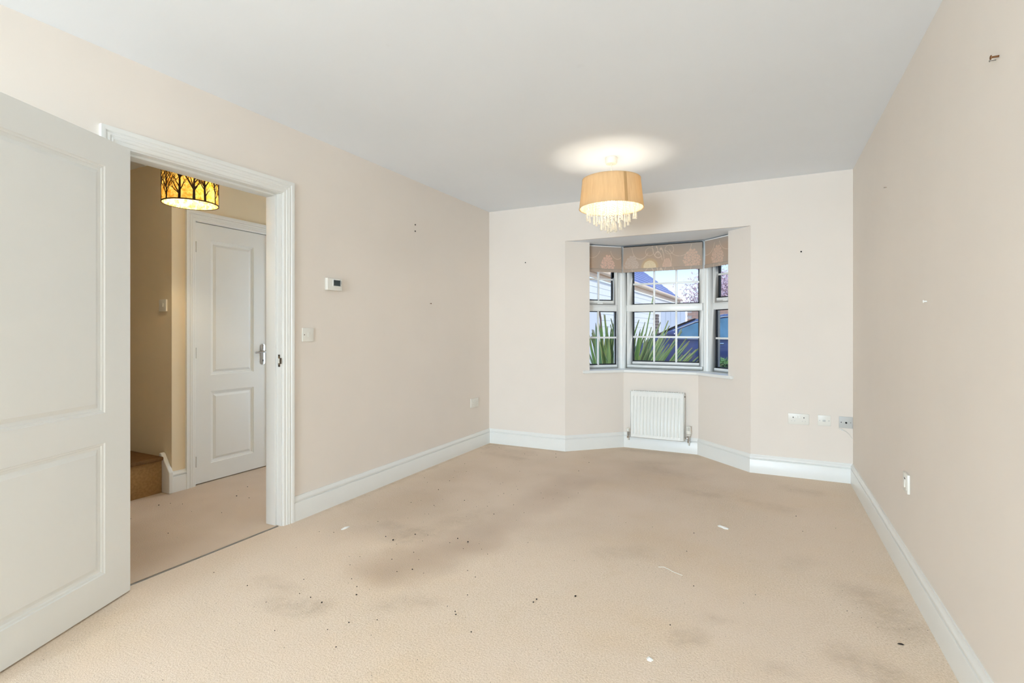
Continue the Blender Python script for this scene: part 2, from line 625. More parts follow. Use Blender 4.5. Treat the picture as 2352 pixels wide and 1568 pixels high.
c0 = B(XL - WT, XR + 0.2, YR - 0.1, YB + 0.31, H, H + 0.12).build('ceiling', 'ceiling')
tag(c0, 'plain white painted living room ceiling', 'ceiling', kind='structure')
c1 = B(-5.0, XL - WT, 0.2, 3.8, H, H + 0.12).build('ceiling.001', 'ceiling')
tag(c1, 'white ceiling of the hallway seen above the hall lamp', 'ceiling', kind='structure')


def off(p0, e, n, t, d):
    q = p0 + e * t + n * d
    return (q.x, q.y)


def mitL(d): return (L1.x - SQ * d, L1.y + d)
def mitR(d): return (R1.x + SQ * d, R1.y + d)


bayc = MB().prism([(L0.x - 0.3, YB + 0.29), (L0.x + 0.002, YB + 0.0205), (R0.x - 0.002, YB + 0.0205), (R0.x + 0.3, YB + 0.29), mitR(CAV), mitL(CAV)], BAY_H, BAY_H + 0.36).build('ceiling.002', 'ceiling')
tag(bayc, 'low white ceiling over the bay window recess', 'ceiling', kind='structure')

# walls
wl_ = MB().box(XL - WT, XL, YR, DOOR_Y0 - 0.02, 0, H).box(XL - WT, XL, DOOR_Y1 + 0.02, YB + 0.3, 0, H).box(XL - WT, XL, DOOR_Y0 - 0.02, DOOR_Y1 + 0.02, DOOR_H + 0.02, H).build('wall_left', 'wall')
tag(wl_, 'cream painted left wall with the open doorway', 'wall', kind='structure')
wr_ = B(XR, XR + 0.2, YR, YB + 0.3, 0, H).build('wall_right', 'wall')
tag(wr_, 'cream painted right wall running towards the camera', 'wall', kind='structure')
wb_ = MB().box(XL, L0.x, YB, YB + 0.3, 0, H).box(R0.x, XR, YB, YB + 0.3, 0, H).box(L0.x, R0.x, YB, YB + 0.02, BAY_H, H).build('wall_back', 'wall')
tag(wb_, 'cream back wall around the bay window opening', 'wall', kind='structure')
RV = 0.262                                       # where the splay wall stops and the side light starts
w = MB()
w.prism([tuple(L0), off(L0, eL, nL, RV, 0), off(L0, eL, nL, RV, CAV), (L0.x - 0.29, YB + 0.28)], 0, BAY_H)
w.prism([off(L0, eL, nL, RV, 0), tuple(L1), mitL(CAV), off(L0, eL, nL, RV, CAV)], 0, SILL)
tag(w.build('wall_bay_left', 'wall'), 'cream left splay wall of the bay under the left side window', 'wall', kind='structure')
w = MB()
w.prism([tuple(R0), (R0.x + 0.29, YB + 0.28), off(R0, eR, nR, RV - 0.008, CAV), off(R0, eR, nR, RV - 0.008, 0)], 0, BAY_H)
w.prism([off(R0, eR, nR, RV - 0.008, 0), off(R0, eR, nR, RV - 0.008, CAV), mitR(CAV), tuple(R1)], 0, SILL)
tag(w.build('wall_bay_right', 'wall'), 'cream right splay wall of the bay under the right side window', 'wall', kind='structure')
w = MB().prism([tuple(L1), tuple(R1), mitR(CAV), mitL(CAV)], 0, SILL)
tag(w.build('wall_bay_centre', 'wall'), 'cream wall behind the radiator under the centre window', 'wall', kind='structure')
# rear wall with a glazed garden door opening
GX0, GX1, GH = -1.95, 0.35, 2.1
w = MB().box(XL - WT, GX0, YR - 0.2, YR, 0, H).box(GX1, XR + 0.2, YR - 0.2, YR, 0, H).box(GX0, GX1, YR - 0.2, YR, GH, H)
tag(w.build('wall_rear', 'wall'), 'cream rear wall behind the camera with the garden door opening', 'wall', kind='structure')

# hall walls
lamp('added_hall_daylight', 'AREA', (-3.28, 3.86, 1.15), 9, (0.80, 0.91, 1.0), (radians(-90), 0, 0), shape='RECTANGLE', size=0.8, size_y=1.7)  # lamp added outside the invented front door to brighten the hall
HX = -3.84
SY = 2.19
w = MB().box(HX - 0.1, HX, SY + 0.1, 2.34, 0, H).box(HX - 0.1, HX, 2.998, 3.6, 0, H).box(HX - 0.1, HX, 2.34, 2.998, 2.012, H)
w.box(HX - 0.1, HX, SY, SY + 0.1, 0, H)
tag(w.build('wall_hall_far', 'wall_hall'), 'warm lit hall wall beside the closed hall door', 'wall', kind='structure')
tag(B(-5.0, HX - 0.1, SY, SY + 0.1, 0, H).build('wall_hall_stairs', 'wall_hall'), 'shaded brown looking wall beside the foot of the stairs', 'wall', kind='structure')
tag(B(-5.1, -5.0, 0.2, SY + 0.1, 0, H).build('wall_hall_end', 'wall_hall'), 'end wall behind the stair foot', 'wall', kind='structure')
tag(B(-5.0, XL - WT, 0.2, 0.3, 0, H).build('wall_hall_near', 'wall_hall'), 'near end wall of the hall hidden by the open door', 'wall', kind='structure')
tag(MB().box(HX - 0.1, -3.70, 3.6, 3.7, 0, H).box(-2.86, XL - WT, 3.6, 3.7, 0, H).box(-3.70, -2.86, 3.6, 3.7, 2.05, H).build('wall_hall_side', 'wall_hall'), 'far end wall of the hall with the added front door, hidden behind the doorway', 'wall', kind='structure')

# ------------------------------------------------------------------ skirting boards
SK = [(0.0, 0.0), (0.017, 0.0), (0.017, 0.108), (0.0155, 0.111), (0.0085, 0.113), (0.0085, 0.117), (0.0155, 0.121), (0.0165, 0.128), (0.014, 0.135), (0.009, 0.141), (0.007, 0.150), (0.0, 0.150)]


def skirting(names, pts, labels):
    P = [Vector(p) for p in pts]
    for i in range(len(P) - 1):
        d = (P[i + 1] - P[i]).normalized()
        r = Vector((d.y, -d.x))                       # room is on the right-hand side of travel
        def end(j, other):
            if other is None: return r
            r2 = Vector((other.y, -other.x))
            return (r + r2) / (1 + r.dot(r2))
        m0 = end(i, (P[i] - P[i - 1]).normalized() if i > 0 else None)
        m1 = end(i + 1, (P[i + 2] - P[i + 1]).normalized() if i + 2 < len(P) else None)
        n = len(SK)
        vs = [(P[i].x + m0.x * o, P[i].y + m0.y * o, z) for o, z in SK] + [(P[i + 1].x + m1.x * o, P[i + 1].y + m1.y * o, z) for o, z in SK]
        fs = [tuple(range(n)), tuple(range(2 * n - 1, n - 1, -1))] + [(k, (k + 1) % n, n + (k + 1) % n, n + k) for k in range(n)]
        o = MB().add(vs, fs).build(names[i], 'gloss', smooth=True, angle=40)
        tag(o, labels[i], 'skirting board', kind='structure')


AO = 0.072
skirting(['baseboard_left', 'baseboard_back_left', 'baseboard_bay_left', 'baseboard_bay_centre', 'baseboard_bay_right', 'baseboard_back_right', 'baseboard_right', 'baseboard_rear_right'],
         [(XL, DOOR_Y1 + 0.007 + AO), (XL, YB), L0, L1, R1, R0, (XR, YB), (XR, YR), (GX1 + 0.06, YR)],
         ['white moulded skirting along the left wall right of the doorway', 'white skirting on the back wall left of the bay', 'white skirting under the left splay of the bay',
          'white skirting under the radiator', 'white skirting under the right splay of the bay', 'white skirting on the back wall under the sockets',
          'white skirting along the whole right wall', 'white skirting on the rear wall behind the camera'])
skirting(['baseboard_left_near'], [(XL, YR), (XL, DOOR_Y0 - 0.007 - AO)], ['white skirting on the left wall behind the open door'])
skirting(['baseboard_hall'], [(HX, SY - 0.017), (HX, 2.296)], ['short white skirting between the hall door and the stairs'])

# ------------------------------------------------------------------ architraves and linings
ARC = [(0.0, 0.0), (0.006, 0.0), (0.009, 0.002), (0.012, 0.006), (0.022, 0.009), (0.025, 0.012), (0.030, 0.0135), (0.036, 0.013), (0.040, 0.010), (0.043, 0.010), (0.0465, 0.014), (0.052, 0.0185), (0.072, 0.0185), (0.072, 0.0)]
ARC = [(0.0, 0.0), (0.0, 0.006), (0.003, 0.009), (0.008, 0.010), (0.018, 0.010), (0.021, 0.0135), (0.026, 0.015), (0.030, 0.013), (0.032, 0.0125), (0.036, 0.016), (0.042, 0.0165), (0.046, 0.013), (0.049, 0.0125), (0.053, 0.018), (0.057, 0.0195), (0.072, 0.019), (0.072, 0.0)]


def architrave(parent, x0, x1, top, sign_out=-1):
    """local x = viewer right, y into wall, z up; frame round an opening x0..x1 below top"""
    n = len(ARC)
    y = lambda o: sign_out * o
    for side, xe in ((-1, x0), (1, x1)):
        vs = [(xe + side * u, y(o), 0.0) for u, o in ARC] + [(xe + side * u, y(o), top + u) for u, o in ARC]
        fs = [tuple(range(n)), tuple(range(2 * n - 1, n - 1, -1))] + [(k, (k + 1) % n, n + (k + 1) % n, n + k) for k in range(n)]
        MB().add(vs, fs).build('architrave_leg', 'gloss', parent, smooth=True, angle=30)
    vs = [(x0 - u, y(o), top + u) for u, o in ARC] + [(x1 + u, y(o), top + u) for u, o in ARC]
    fs = [tuple(range(n)), tuple(range(2 * n - 1, n - 1, -1))] + [(k, (k + 1) % n, n + (k + 1) % n, n + k) for k in range(n)]
    MB().add(vs, fs).build('architrave_head', 'gloss', parent, smooth=True, angle=30)


# living room doorway, frame origin on the wall face; viewer right = +Y
t1 = empty('trim_1', (XL, 0, 0), pi / 2, 'white moulded door frame of the open doorway in the left wall', 'door frame', kind='structure')
architrave(t1, DOOR_Y0 - 0.007, DOOR_Y1 + 0.007, DOOR_H + 0.007)
MB().box(DOOR_Y0 - 0.02, DOOR_Y0, 0, WT, 0, DOOR_H).build('jamb', 'gloss', t1, 0.001)
MB().box(DOOR_Y1, DOOR_Y1 + 0.02, 0, WT, 0, DOOR_H).build('jamb', 'gloss', t1, 0.001)
MB().box(DOOR_Y0 - 0.02, DOOR_Y1 + 0.02, 0, WT, DOOR_H, DOOR_H + 0.02).build('head_lining', 'gloss', t1, 0.001)
MB().box(DOOR_Y0, DOOR_Y0 + 0.012, 0.041, WT - 0.01, 0, DOOR_H).build('door_stop', 'gloss', t1, 0.002)
MB().box(DOOR_Y1 - 0.012, DOOR_Y1, 0.041, WT - 0.01, 0, DOOR_H).build('door_stop', 'gloss', t1, 0.002)
MB().box(DOOR_Y0 + 0.012, DOOR_Y1 - 0.012, 0.041, WT - 0.01, DOOR_H - 0.012, DOOR_H).build('door_stop', 'gloss', t1, 0.002)
# hall side architrave (mirrored through the wall)
t1b = empty('trim_2', (XL - WT, 0, 0), pi / 2, 'white door frame on the hall side of the open doorway', 'door frame', kind='structure')
architrave(t1b, DOOR_Y0 - 0.007, DOOR_Y1 + 0.007, DOOR_H + 0.007, 1)
# strike plate on the far jamb
sp = MB()
sp.prism([(DOOR_Y1 - 0.0015, 0.010), (DOOR_Y1, 0.010), (DOOR_Y1, 0.030), (DOOR_Y1 - 0.0015, 0.030)], 0.950, 1.024)
pl = sp.build('strike_plate', 'chrome', t1, 0.0005)
tag(pl, 'chrome strike plate screwed to the door jamb')
MB().box(DOOR_Y1 - 0.004, DOOR_Y1 - 0.0012, -0.004, 0.012, 0.968, 1.004).build('strike_lip', 'steel', pl, 0.001)
MB().box(DOOR_Y1 - 0.0022, DOOR_Y1 - 0.0012, 0.013, 0.027, 0.972, 1.000).build('latch_hole', 'plastic', pl)
for zz in (0.957, 1.017):
    MB().lathe([(0.0045, 0), (0.0035, 0.001)], (DOOR_Y1 - 0.0022, 0.020, zz), 12, 'x').build('screw', 'gasket', pl)
# carpet threshold bar
th = MB().extrude_x([(0, 0), (0.003, 0.003), (0.008, 0.004), (0.013, 0.003), (0.016, 0)], 0, DOOR_Y1 - DOOR_Y0 - 0.02).build('trim_3', 'steel')
th.location = (XL - 0.012, DOOR_Y0 + 0.01, 0.0)
th.rotation_euler = (0, 0, pi / 2)
tag(th, 'thin dark metal carpet bar across the doorway', 'threshold', kind='structure')

# ------------------------------------------------------------------ moulded doors
def door(root, W, Hh, T, stile, panels, two_sided=True):
    rails = sorted(set([0, Hh]))
    x0, x1 = stile, W - stile
    slab = MB()
    def face(y, s):
        zs = [0.0] + [z for p in panels for z in p] + [Hh]
        xs = [0, x0, x1, W]
        vs, fs = [], []
        for z in zs:
            for x in xs: vs.append((x, y, z))
        for j in range(len(zs) - 1):
            for i in range(3):
                if i == 1 and j % 2 == 1: continue
                a = j * 4 + i
                fs.append((a, a + 1, a + 5, a + 4))
        slab.add(vs, fs)
    face(0, 1); face(T, -1)
    slab.add([(0, 0, 0), (W, 0, 0), (W, T, 0), (0, T, 0)], [(0, 1, 2, 3)])
    slab.add([(0, 0, Hh), (W, 0, Hh), (W, T, Hh), (0, T, Hh)], [(0, 1, 2, 3)])
    zs = [0.0] + [z for p in panels for z in p] + [Hh]
    for x in (0, W):
        for a, b in zip(zs, zs[1:]):
            slab.add([(x, 0, a), (x, T, a), (x, T, b), (x, 0, b)], [(0, 1, 2, 3)])
    slab.build('leaf', 'door_white', root)
    RING = [(0.0, 0.0), (0.003, 0.0045), (0.010, 0.0060), (0.013, 0.0105), (0.021, 0.0125), (0.024, 0.0130), (0.042, 0.0030), (0.044, 0.0028)]
    for z0, z1 in panels:
        m = MB()
        for y0, s in ((0, 1), (T, -1)):
            vs, fs = [], []
            for ins, dep in RING:
                vs += [(x0 + ins, y0 + s * dep, z0 + ins), (x1 - ins, y0 + s * dep, z0 + ins), (x1 - ins, y0 + s * dep, z1 - ins), (x0 + ins, y0 + s * dep, z1 - ins)]
            for r in range(len(RING) - 1):
                for k in range(4):
                    fs.append((r * 4 + k, r * 4 + (k + 1) % 4, r * 4 + 4 + (k + 1) % 4, r * 4 + 4 + k))
            q = (len(RING) - 1) * 4
            fs.append((q, q + 1, q + 2, q + 3))
            m.add(vs, fs)
        m.build('panel', 'door_white', root, smooth=True, angle=20)


def lever(root, x, z, direction, y=0.0, sgn=-1):
    """backplate + lever; direction -1 = points to viewer's left"""
    pts = []
    hw, hh = 0.021, 0.088
    for k in range(13):
        a = pi * k / 12
        pts.append((x + hw * cos(a), z + hh - hw + hw * sin(a)))
    for k in range(13):
        a = pi + pi * k / 12
        pts.append((x + hw * cos(a), z - hh + hw + hw * sin(a)))
    n = len(pts)
    vs = [(p[0], y, p[1]) for p in pts] + [(p[0], y + sgn * 0.007, p[1]) for p in pts]
    fs = [tuple(range(n)), tuple(range(2 * n - 1, n - 1, -1))] + [(i, (i + 1) % n, n + (i + 1) % n, n + i) for i in range(n)]
    h = MB().add(vs, fs).build('door_handle', 'chrome', root, 0.002)
    tag(h, 'chrome lever handle on a rounded backplate')
    lz = z + 0.022
    m = MB().tube([(x, y + sgn * 0.006, lz), (x, y + sgn * 0.03, lz)], 0.010, 12)
    m.tube([(x - direction * 0.006, y + sgn * 0.043, lz), (x + direction * 0.03, y + sgn * 0.046, lz + 0.001), (x + direction * 0.07, y + sgn * 0.044, lz - 0.002), (x + direction * 0.098, y + sgn * 0.040, lz - 0.006)], [0.010, 0.009, 0.0085, 0.008], 10)
    m.tube([(x, y + sgn * 0.028, lz), (x, y + sgn * 0.045, lz)], 0.009, 12)
    m.build('lever', 'chrome', h, smooth=True)
    MB().box(x - 0.0035, x + 0.0035, y + sgn * 0.0065, y + sgn * 0.0078, z - 0.062, z - 0.046).build('keyhole', 'hole', h)
    for zz in (z + 0.072, z - 0.076):
        MB().lathe([(0.0045, 0.0), (0.003, sgn * 0.0012)], (x, y + sgn * 0.0068, zz), 10, 'y').build('screw', 'steel', h)


PAN = [(0.136, 0.688), (0.814, 1.854)]
dA = Vector((-2.549, 1.276)); dd = Vector((0.396, -0.918)).normalized()
org = dA + dd * 0.838
d1 = empty('door_1', (org.x, org.y, 0.007), math.atan2(-dd.y, -dd.x), 'white two panel door standing wide open on the left', 'door', kind='structure')
door(d1, 0.838, 1.972, 0.035, 0.131, PAN)
lever(d1, 0.06, 0.985, 1)
for zz in (0.22, 1.0, 1.76):
    k = MB().box(0.8382, 0.8395, 0.004, 0.031, zz - 0.05, zz + 0.05)
    k.tube([(0.8415, 0.038, zz - 0.05), (0.8415, 0.038, zz + 0.05)], 0.0055, 10)
    k.build('hinge', 'chrome', d1)

# hall door
d2 = empty('door_2', (HX - 0.010, 2.367, 0.008), pi / 2, 'closed white two panel door in the hall with chrome lever', 'door', kind='structure')
door(d2, 0.606, 1.976, 0.035, 0.119, PAN)
lever(d2, 0.571, 0.958, -1)
for zz in (0.17, 0.99, 1.79):
    k = MB().tube([(-0.003, -0.005, zz - 0.04), (-0.003, -0.005, zz + 0.04)], 0.0055, 10)
    k.box(-0.002, 0.0, -0.003, 0.010, zz - 0.04, zz + 0.04)
    k.build('hinge', 'chrome', d2)
t4 = empty('trim_4', (HX, 0, 0), pi / 2, 'white moulded frame around the closed hall door', 'door frame', kind='structure')
architrave(t4, 2.357, 2.981, 1.993)
MB().box(2.340, 2.363, 0, 0.1, 0, 1.99).build('jamb', 'gloss', t4, 0.001)
MB().box(2.977, 2.998, 0, 0.1, 0, 1.99).build('jamb', 'gloss', t4, 0.001)
MB().box(2.340, 2.998, 0, 0.1, 1.989, 2.012).build('head_lining', 'gloss', t4, 0.001)
MB().box(2.363, 2.977, 0.045, 0.1, 0, 1.989).build('door_stop', 'gloss', t4)

# stair foot
st = empty('staircase', (-3.88, 1.30, 0), 0, 'carpeted bottom stair step beside the white string board in the hall', 'stairs', kind='structure')
MB().box(-1.1, -0.02, -0.9, 0.856, 0.0, 0.243).build('step', 'carpet_stair', st, 0.004)
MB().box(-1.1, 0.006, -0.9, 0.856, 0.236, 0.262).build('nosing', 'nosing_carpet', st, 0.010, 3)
s_ = MB()
prof = [(0.065, 0.0), (0.065, 0.150), (0.055, 0.165), (-0.030, 0.276), (-0.042, 0.284), (-0.06, 0.280), (-0.06, 0.0)]
n = len(prof)
vs = [(x, 0.858, z) for x, z in prof] + [(x, 0.888, z) for x, z in prof]
s_.add(vs, [tuple(range(n)), tuple(range(2 * n - 1, n - 1, -1))] + [(i, (i + 1) % n, n + (i + 1) % n, n + i) for i in range(n)])
s_.build('string_board', 'gloss', st, 0.007, 3)

# ------------------------------------------------------------------ bay windows
def glazing(root, x0, x1, z0, z1, y, vbars, hbars, bar=0.018):
    """sealed pane with dark gasket and stick-on glazing bars"""
    B(x0 - 0.004, x1 + 0.004, y, y + 0.004, z0 - 0.004, z1 + 0.004).build('pane', 'glass', root)
    g = MB()
    t = 0.009
    g.box(x0 - 0.004, x0 + t, y - 0.004, y + 0.016, z0, z1).box(x1 - t, x1 + 0.004, y - 0.004, y + 0.016, z0, z1)
    g.box(x0, x1, y - 0.004, y + 0.016, z0 - 0.004, z0 + t).box(x0, x1, y - 0.004, y + 0.016, z1 - t * 0.6, z1 + 0.004)
    g.build('gasket', 'gasket', root)
    for xv in vbars:
        B(xv - bar / 2, xv + bar / 2, y - 0.006, y + 0.010, z0, z1).build('glazing_bar', 'upvc', root, 0.002)
    for zv in hbars:
        B(x0, x1, y - 0.0055, y + 0.0095, zv - bar / 2, zv + bar / 2).build('glazing_bar', 'upvc', root, 0.002)


def ring(x0, x1, z0, z1, l, r, b, t, y0, y1):
    m = MB()
    m.box(x0, x0 + l, y0, y1, z0, z1).box(x1 - r, x1, y0, y1, z0, z1)
    m.box(x0 + l, x1 - r, y0, y1, z0, z0 + b).box(x0 + l, x1 - r, y0, y1, z1 - t, z1)
    return m


WB = 0.776                                        # window bottom = sill top
# centre window, world aligned, front at y = 5.09 + WD
w1 = empty('window_1', (0, 5.09 + WD, 0), 0, 'centre bay window with six lower panes and a mock sash rail', 'window', kind='structure')
ring(-1.335, -0.538, WB, 2.03, 0.045, 0.020, 0.040, 0.07, 0, 0.07).build('frame', 'upvc', w1, 0.004)
B(-1.292, -0.556, -0.008, 0.05, 1.362, 1.430).build('meeting_rail', 'upvc', w1, 0.006)
ring(-1.288, -0.552, 0.818, 1.362, 0.055, 0.036, 0.034, 0.002, -0.006, 0.05).build('sash', 'upvc', w1, 0.005)
ring(-1.288, -0.552, 1.430, 1.965, 0.055, 0.036, 0.002, 0.04, -0.002, 0.05).build('sash', 'upvc', w1, 0.005)
glazing(w1, -1.231, -0.590, 0.854, 1.360, 0.024, (-1.020, -0.805), (1.102,))
glazing(w1, -1.231, -0.590, 1.432, 1.922, 0.024, (-1.020, -0.805), (1.640,))
# side windows in their own frames
def side_window(name, p0, e, n, right, label):
    ang = math.atan2(e.y, e.x) if not right else math.atan2(-e.y, -e.x)
    o = p0 + n * WD
    r = empty(name, (o.x, o.y, 0), ang, label, 'window', kind='structure')
    S = (lambda a, b: (a, b)) if not right else (lambda a, b: (-b, -a))
    edge = 0.636 if not right else 0.578
    a, b = S(0.20, 0.672 if not right else 0.655)
    lw, rw = (0.045, 0.036) if not right else (0.077, 0.045)
    ring(a, b, WB, 2.03, lw, rw, 0.040, 0.05, 0, 0.07).build('frame', 'upvc', r, 0.004)
    a2, b2 = S(0.24, edge)
    B(a2, b2, -0.002, 0.05, 1.364, 1.424).build('transom', 'upvc', r, 0.004)
    ring(a2, b2, 1.424, 1.985, 0.045, 0.045, 0.048, 0.045, -0.014, 0.045).build('vent_sash', 'upvc', r, 0.006)
    hx = 0.43 if not right else -0.40
    B(hx - 0.030, hx + 0.030, -0.030, -0.014, 1.436, 1.452).build('catch', 'upvc', r, 0.004)
    ga, gb = S(0.245, edge)
    mv = 0.431 if not right else -0.40
    glazing(r, ga, gb, 0.818, 1.362, 0.024, (mv,), (1.095,))
    ga, gb = S(0.285, edge - 0.045)
    glazing(r, ga, gb, 1.474, 1.940, 0.016, (mv,), (1.690,))
    return r


w2 = side_window('window_2', L0, eL, nL, False, 'left bay side window with top hung vent sash')
w3 = side_window('window_3', R0, eR, nR, True, 'right bay side window half hidden by the splay wall')
# corner posts of the bay
for nm, (px, py), lab in (('trim_5', mitL(WD + 0.03), 'rounded white corner post between left and centre windows'), ('trim_6', mitR(WD + 0.03), 'rounded white corner post between centre and right windows')):
    m = MB().lathe([(0.036, WB), (0.036, 2.03)], (px, py, 0), 20)
    o = m.build(nm, 'upvc', smooth=True)
    tag(o, lab, 'corner post', kind='structure')
# sill board
d0 = -0.032
a0, a1 = 0.186, 0.186
poly = [off(L0, eL, nL, a0, d0), (L1.x - SQ * d0, L1.y + d0), (R1.x + SQ * d0, R1.y + d0), off(R0, eR, nR, a1, d0), off(R0, eR, nR, a1, -0.001), off(R0, eR, nR, RV - 0.008, -0.001), off(R0, eR, nR, RV - 0.006, WD + 0.06), mitR(WD + 0.06), mitL(WD + 0.06), off(L0, eL, nL, RV + 0.002, WD + 0.06), off(L0, eL, nL, RV, -0.001), off(L0, eL, nL, a0, -0.001)]
o = MB().prism(poly, SILL, WB).build('trim_7', 'gloss', None, 0.006, 3)
tag(o, 'white window sill board following the three sides of the bay', 'window sill', kind='structure')

# garden doors behind the camera
gd = empty('door_3', ((GX0 + GX1) / 2, YR - 0.1, 0), 0, 'white glazed garden doors behind the camera', 'door', kind='structure')
hw = (GX1 - GX0) / 2
ring(-hw, hw, 0, GH, 0.06, 0.06, 0.06, 0.06, -0.035, 0.035).build('frame', 'upvc', gd, 0.004)
for a, b in ((-hw + 0.06, -0.01), (0.01, hw - 0.06)):
    ring(a, b, 0.06, GH - 0.06, 0.08, 0.08, 0.10, 0.08, -0.03, 0.03).build('leaf', 'upvc', gd, 0.004)
    B(a + 0.078, b - 0.078, -0.003, 0.003, 0.158, GH - 0.138).build('pane', 'glass', gd)

fd = empty('door_4', (-3.28, 3.65, 0), 0, 'white part glazed front door added for daylight at the hidden end of the hall', 'door', kind='structure')  # invented door, put in so daylight reaches the hall
ring(-0.42, 0.42, 0, 2.05, 0.05, 0.05, 0.03, 0.05, -0.03, 0.03).build('frame', 'upvc', fd, 0.003)
ring(-0.37, 0.37, 0.03, 2.0, 0.10, 0.10, 0.20, 0.10, -0.022, 0.022).build('leaf', 'upvc', fd, 0.003)
B(-0.275, 0.275, -0.004, 0.004, 0.225, 1.905).build('pane', 'glass', fd)

# ------------------------------------------------------------------ roman blinds
def s2l(c):
    return lin(*c)


def blind_colour(u, v, su):
    """u along (m), v height above bottom (m); printed damask pattern"""
    base = Vector((196, 182, 168))
    n1 = noise.noise(Vector((u * 5, v * 6, 3.1)))
    base = base.lerp(Vector((206, 178, 154)), max(0, min(1, 0.5 + 0.9 * n1)))
    base = base.lerp(Vector((184, 177, 170)), max(0, min(0.6, (v - 0.17) * 6)))
    c = base
    # flower bunches
    for fx, fz, R, col in su['bunch']:
        dx, dz = u - fx, v - fz
        lim = R * (1 - 0.45 * max(0, dz) / R)
        if abs(dx) < lim and -R * 0.9 < dz < R * 1.25:
            bestd = second = 9
            for k in range(46):
                a = k * 2.39996
                rr = R * sqrt((k + 0.5) / 46)
                bx = fx + rr * cos(a) * (1 - 0.35 * max(0, sin(a)))
                bz = fz + rr * sin(a) * 1.15
                d = math.hypot(u - bx, v - bz) / (0.0135 + 0.005 * sin(k * 5.1))
                if d < bestd: bestd, second = d, bestd
                elif d < second: second = d
            if bestd < 1:
                c = c.lerp(Vector(col), 0.95 - 0.5 * max(0, bestd - 0.6) / 0.4)
                if second - bestd < 0.16: c = c.lerp(base, 0.6)
    for fx, fz, R in su['cream']:
        d = math.hypot(u - fx, v - fz)
        if d < R * 1.5:
            c = c.lerp(Vector((232, 200, 146)), 0.7 * max(0, 1 - (d / (R * 1.5)) ** 4))
        if d < R:
            pet = 0.5 + 0.5 * noise.noise(Vector((u * 70, v * 70, 0)))
            c = c.lerp(Vector((248, 234, 204)), 0.55 + 0.4 * pet)
    for ax, az, rx, rz, a0, a1 in su['arc']:
        qx, qz = (u - ax) / rx, (v - az) / rz
        r = math.hypot(qx, qz); a = math.degrees(math.atan2(qz, qx)) % 360
        inside = a0 <= a <= a1 if a0 <= a1 else (a >= a0 or a <= a1)
        if inside and abs(r - 1) * min(rx, rz) < 0.0021:
            c = c.lerp(Vector((232, 214, 196)), 0.85)
    return s2l(c)


def fabric(name, W, Hh, setup, parent, bow=0.0):
    nx, nz = int(W / 0.0026), int(Hh / 0.0026)
    vs, fs, cs = [], [], []
    for j in range(nz + 1):
        v = Hh * j / nz
        for i in range(nx + 1):
            u = W * i / nx
            y = -0.004 * sin(pi * v / Hh) - 0.0025 * sin(u * 17) * (1 - v / Hh)
            if v < 0.030: y -= 0.0055
            elif v < 0.036: y += 0.001
            vs.append((u + bow * sin(pi * v / Hh) * (1 - u / W), y, v))
            cs.append(blind_colour(u, v if v > 0.034 else v + 0.2, setup))
    for j in range(nz):
        for i in range(nx):
            q = j * (nx + 1) + i
            fs.append((q, q + 1, q + nx + 2, q + nx + 1))
    me = bpy.data.meshes.new(name)
    me.from_pydata(vs, [], fs)
    at = me.color_attributes.new('Col', 'FLOAT_COLOR', 'POINT')
    at.data.foreach_set('color', [x for c in cs for x in c])
    for p in me.polygons: p.use_smooth = True
    me.materials.append(M['blind'])
    o = link(bpy.data.objects.new(name, me), parent)
    so = o.modifiers.new('thick', 'SOLIDIFY')
    so.thickness = 0.003
    so.offset = 1
    return o


ZB, ZT = 1.757, 2.012
pink, peach, pale = (240, 206, 188), (228, 200, 180), (216, 200, 186)
BD = 0.075
def roman(loc, ang, W, setup, label, bow=0.0, rail='upvc'):
    r = empty('roman_blind', (loc[0], loc[1], ZB), ang, label, 'blind', 'floral roman blinds in the bay')
    fabric('fabric', W, ZT - ZB, setup, r, bow)
    B(0.0, W, -0.002, 0.026, ZT - ZB - 0.002, ZT - ZB + 0.010).build('headrail', rail, r, 0.002)
    B(0.004, W - 0.004, 0.006, 0.014, 0.004, 0.026).build('bottom_batten', 'upvc', r, 0.002)
    MB().tube([(W - 0.01, 0.016, ZT - ZB), (W - 0.012, 0.016, 0.02)], 0.0012, 6).build('cord', 'cable', r)
    return r


cxl, cxr = -1.313, -0.553
roman((cxl, 5.09 + BD), 0, cxr - cxl, dict(
    bunch=[(0.085, 0.075, 0.075, pale), (0.665, 0.095, 0.085, peach), (0.435, 0.062, 0.045, peach)],
    cream=[(0.265, 0.045, 0.062)],
    arc=[(0.175, 0.245, 0.085, 0.118, 180, 330), (0.265, 0.195, 0.040, 0.040, 0, 360), (0.455, 0.205, 0.042, 0.044, 0, 360), (0.40, 0.10, 0.075, 0.10, 290, 80), (0.35, 0.26, 0.06, 0.13, 180, 300),
         (0.555, 0.245, 0.105, 0.110, 200, 359), (0.345, 0.02, 0.05, 0.17, 30, 130), (0.375, 0.03, 0.035, 0.19, 20, 110), (0.33, 0.14, 0.02, 0.1, 10, 100)]),
    'wide floral roman blind raised over the centre window', 0, 'gasket')
pL = L0 + nL * BD + eL * 0.235
roman(pL, math.atan2(eL.y, eL.x), 0.415, dict(
    bunch=[(0.262, 0.075, 0.082, pink)], cream=[],
    arc=[(0.08, 0.25, 0.10, 0.11, 200, 340), (0.37, 0.235, 0.075, 0.10, 190, 350)]),
    'floral roman blind with a pink bunch over the left side window', 0)
pR = R0 + nR * BD + eR * 0.634
roman(pR, math.atan2(-eR.y, -eR.x), 0.405, dict(
    bunch=[(0.165, 0.095, 0.082, peach)], cream=[],
    arc=[(0.02, 0.25, 0.11, 0.13, 230, 350), (0.3, 0.25, 0.11, 0.11, 190, 350)]),
    'floral roman blind over the right side window, half hidden by wall', 0.012)

# ------------------------------------------------------------------ radiator
def lens_profile(w): pass


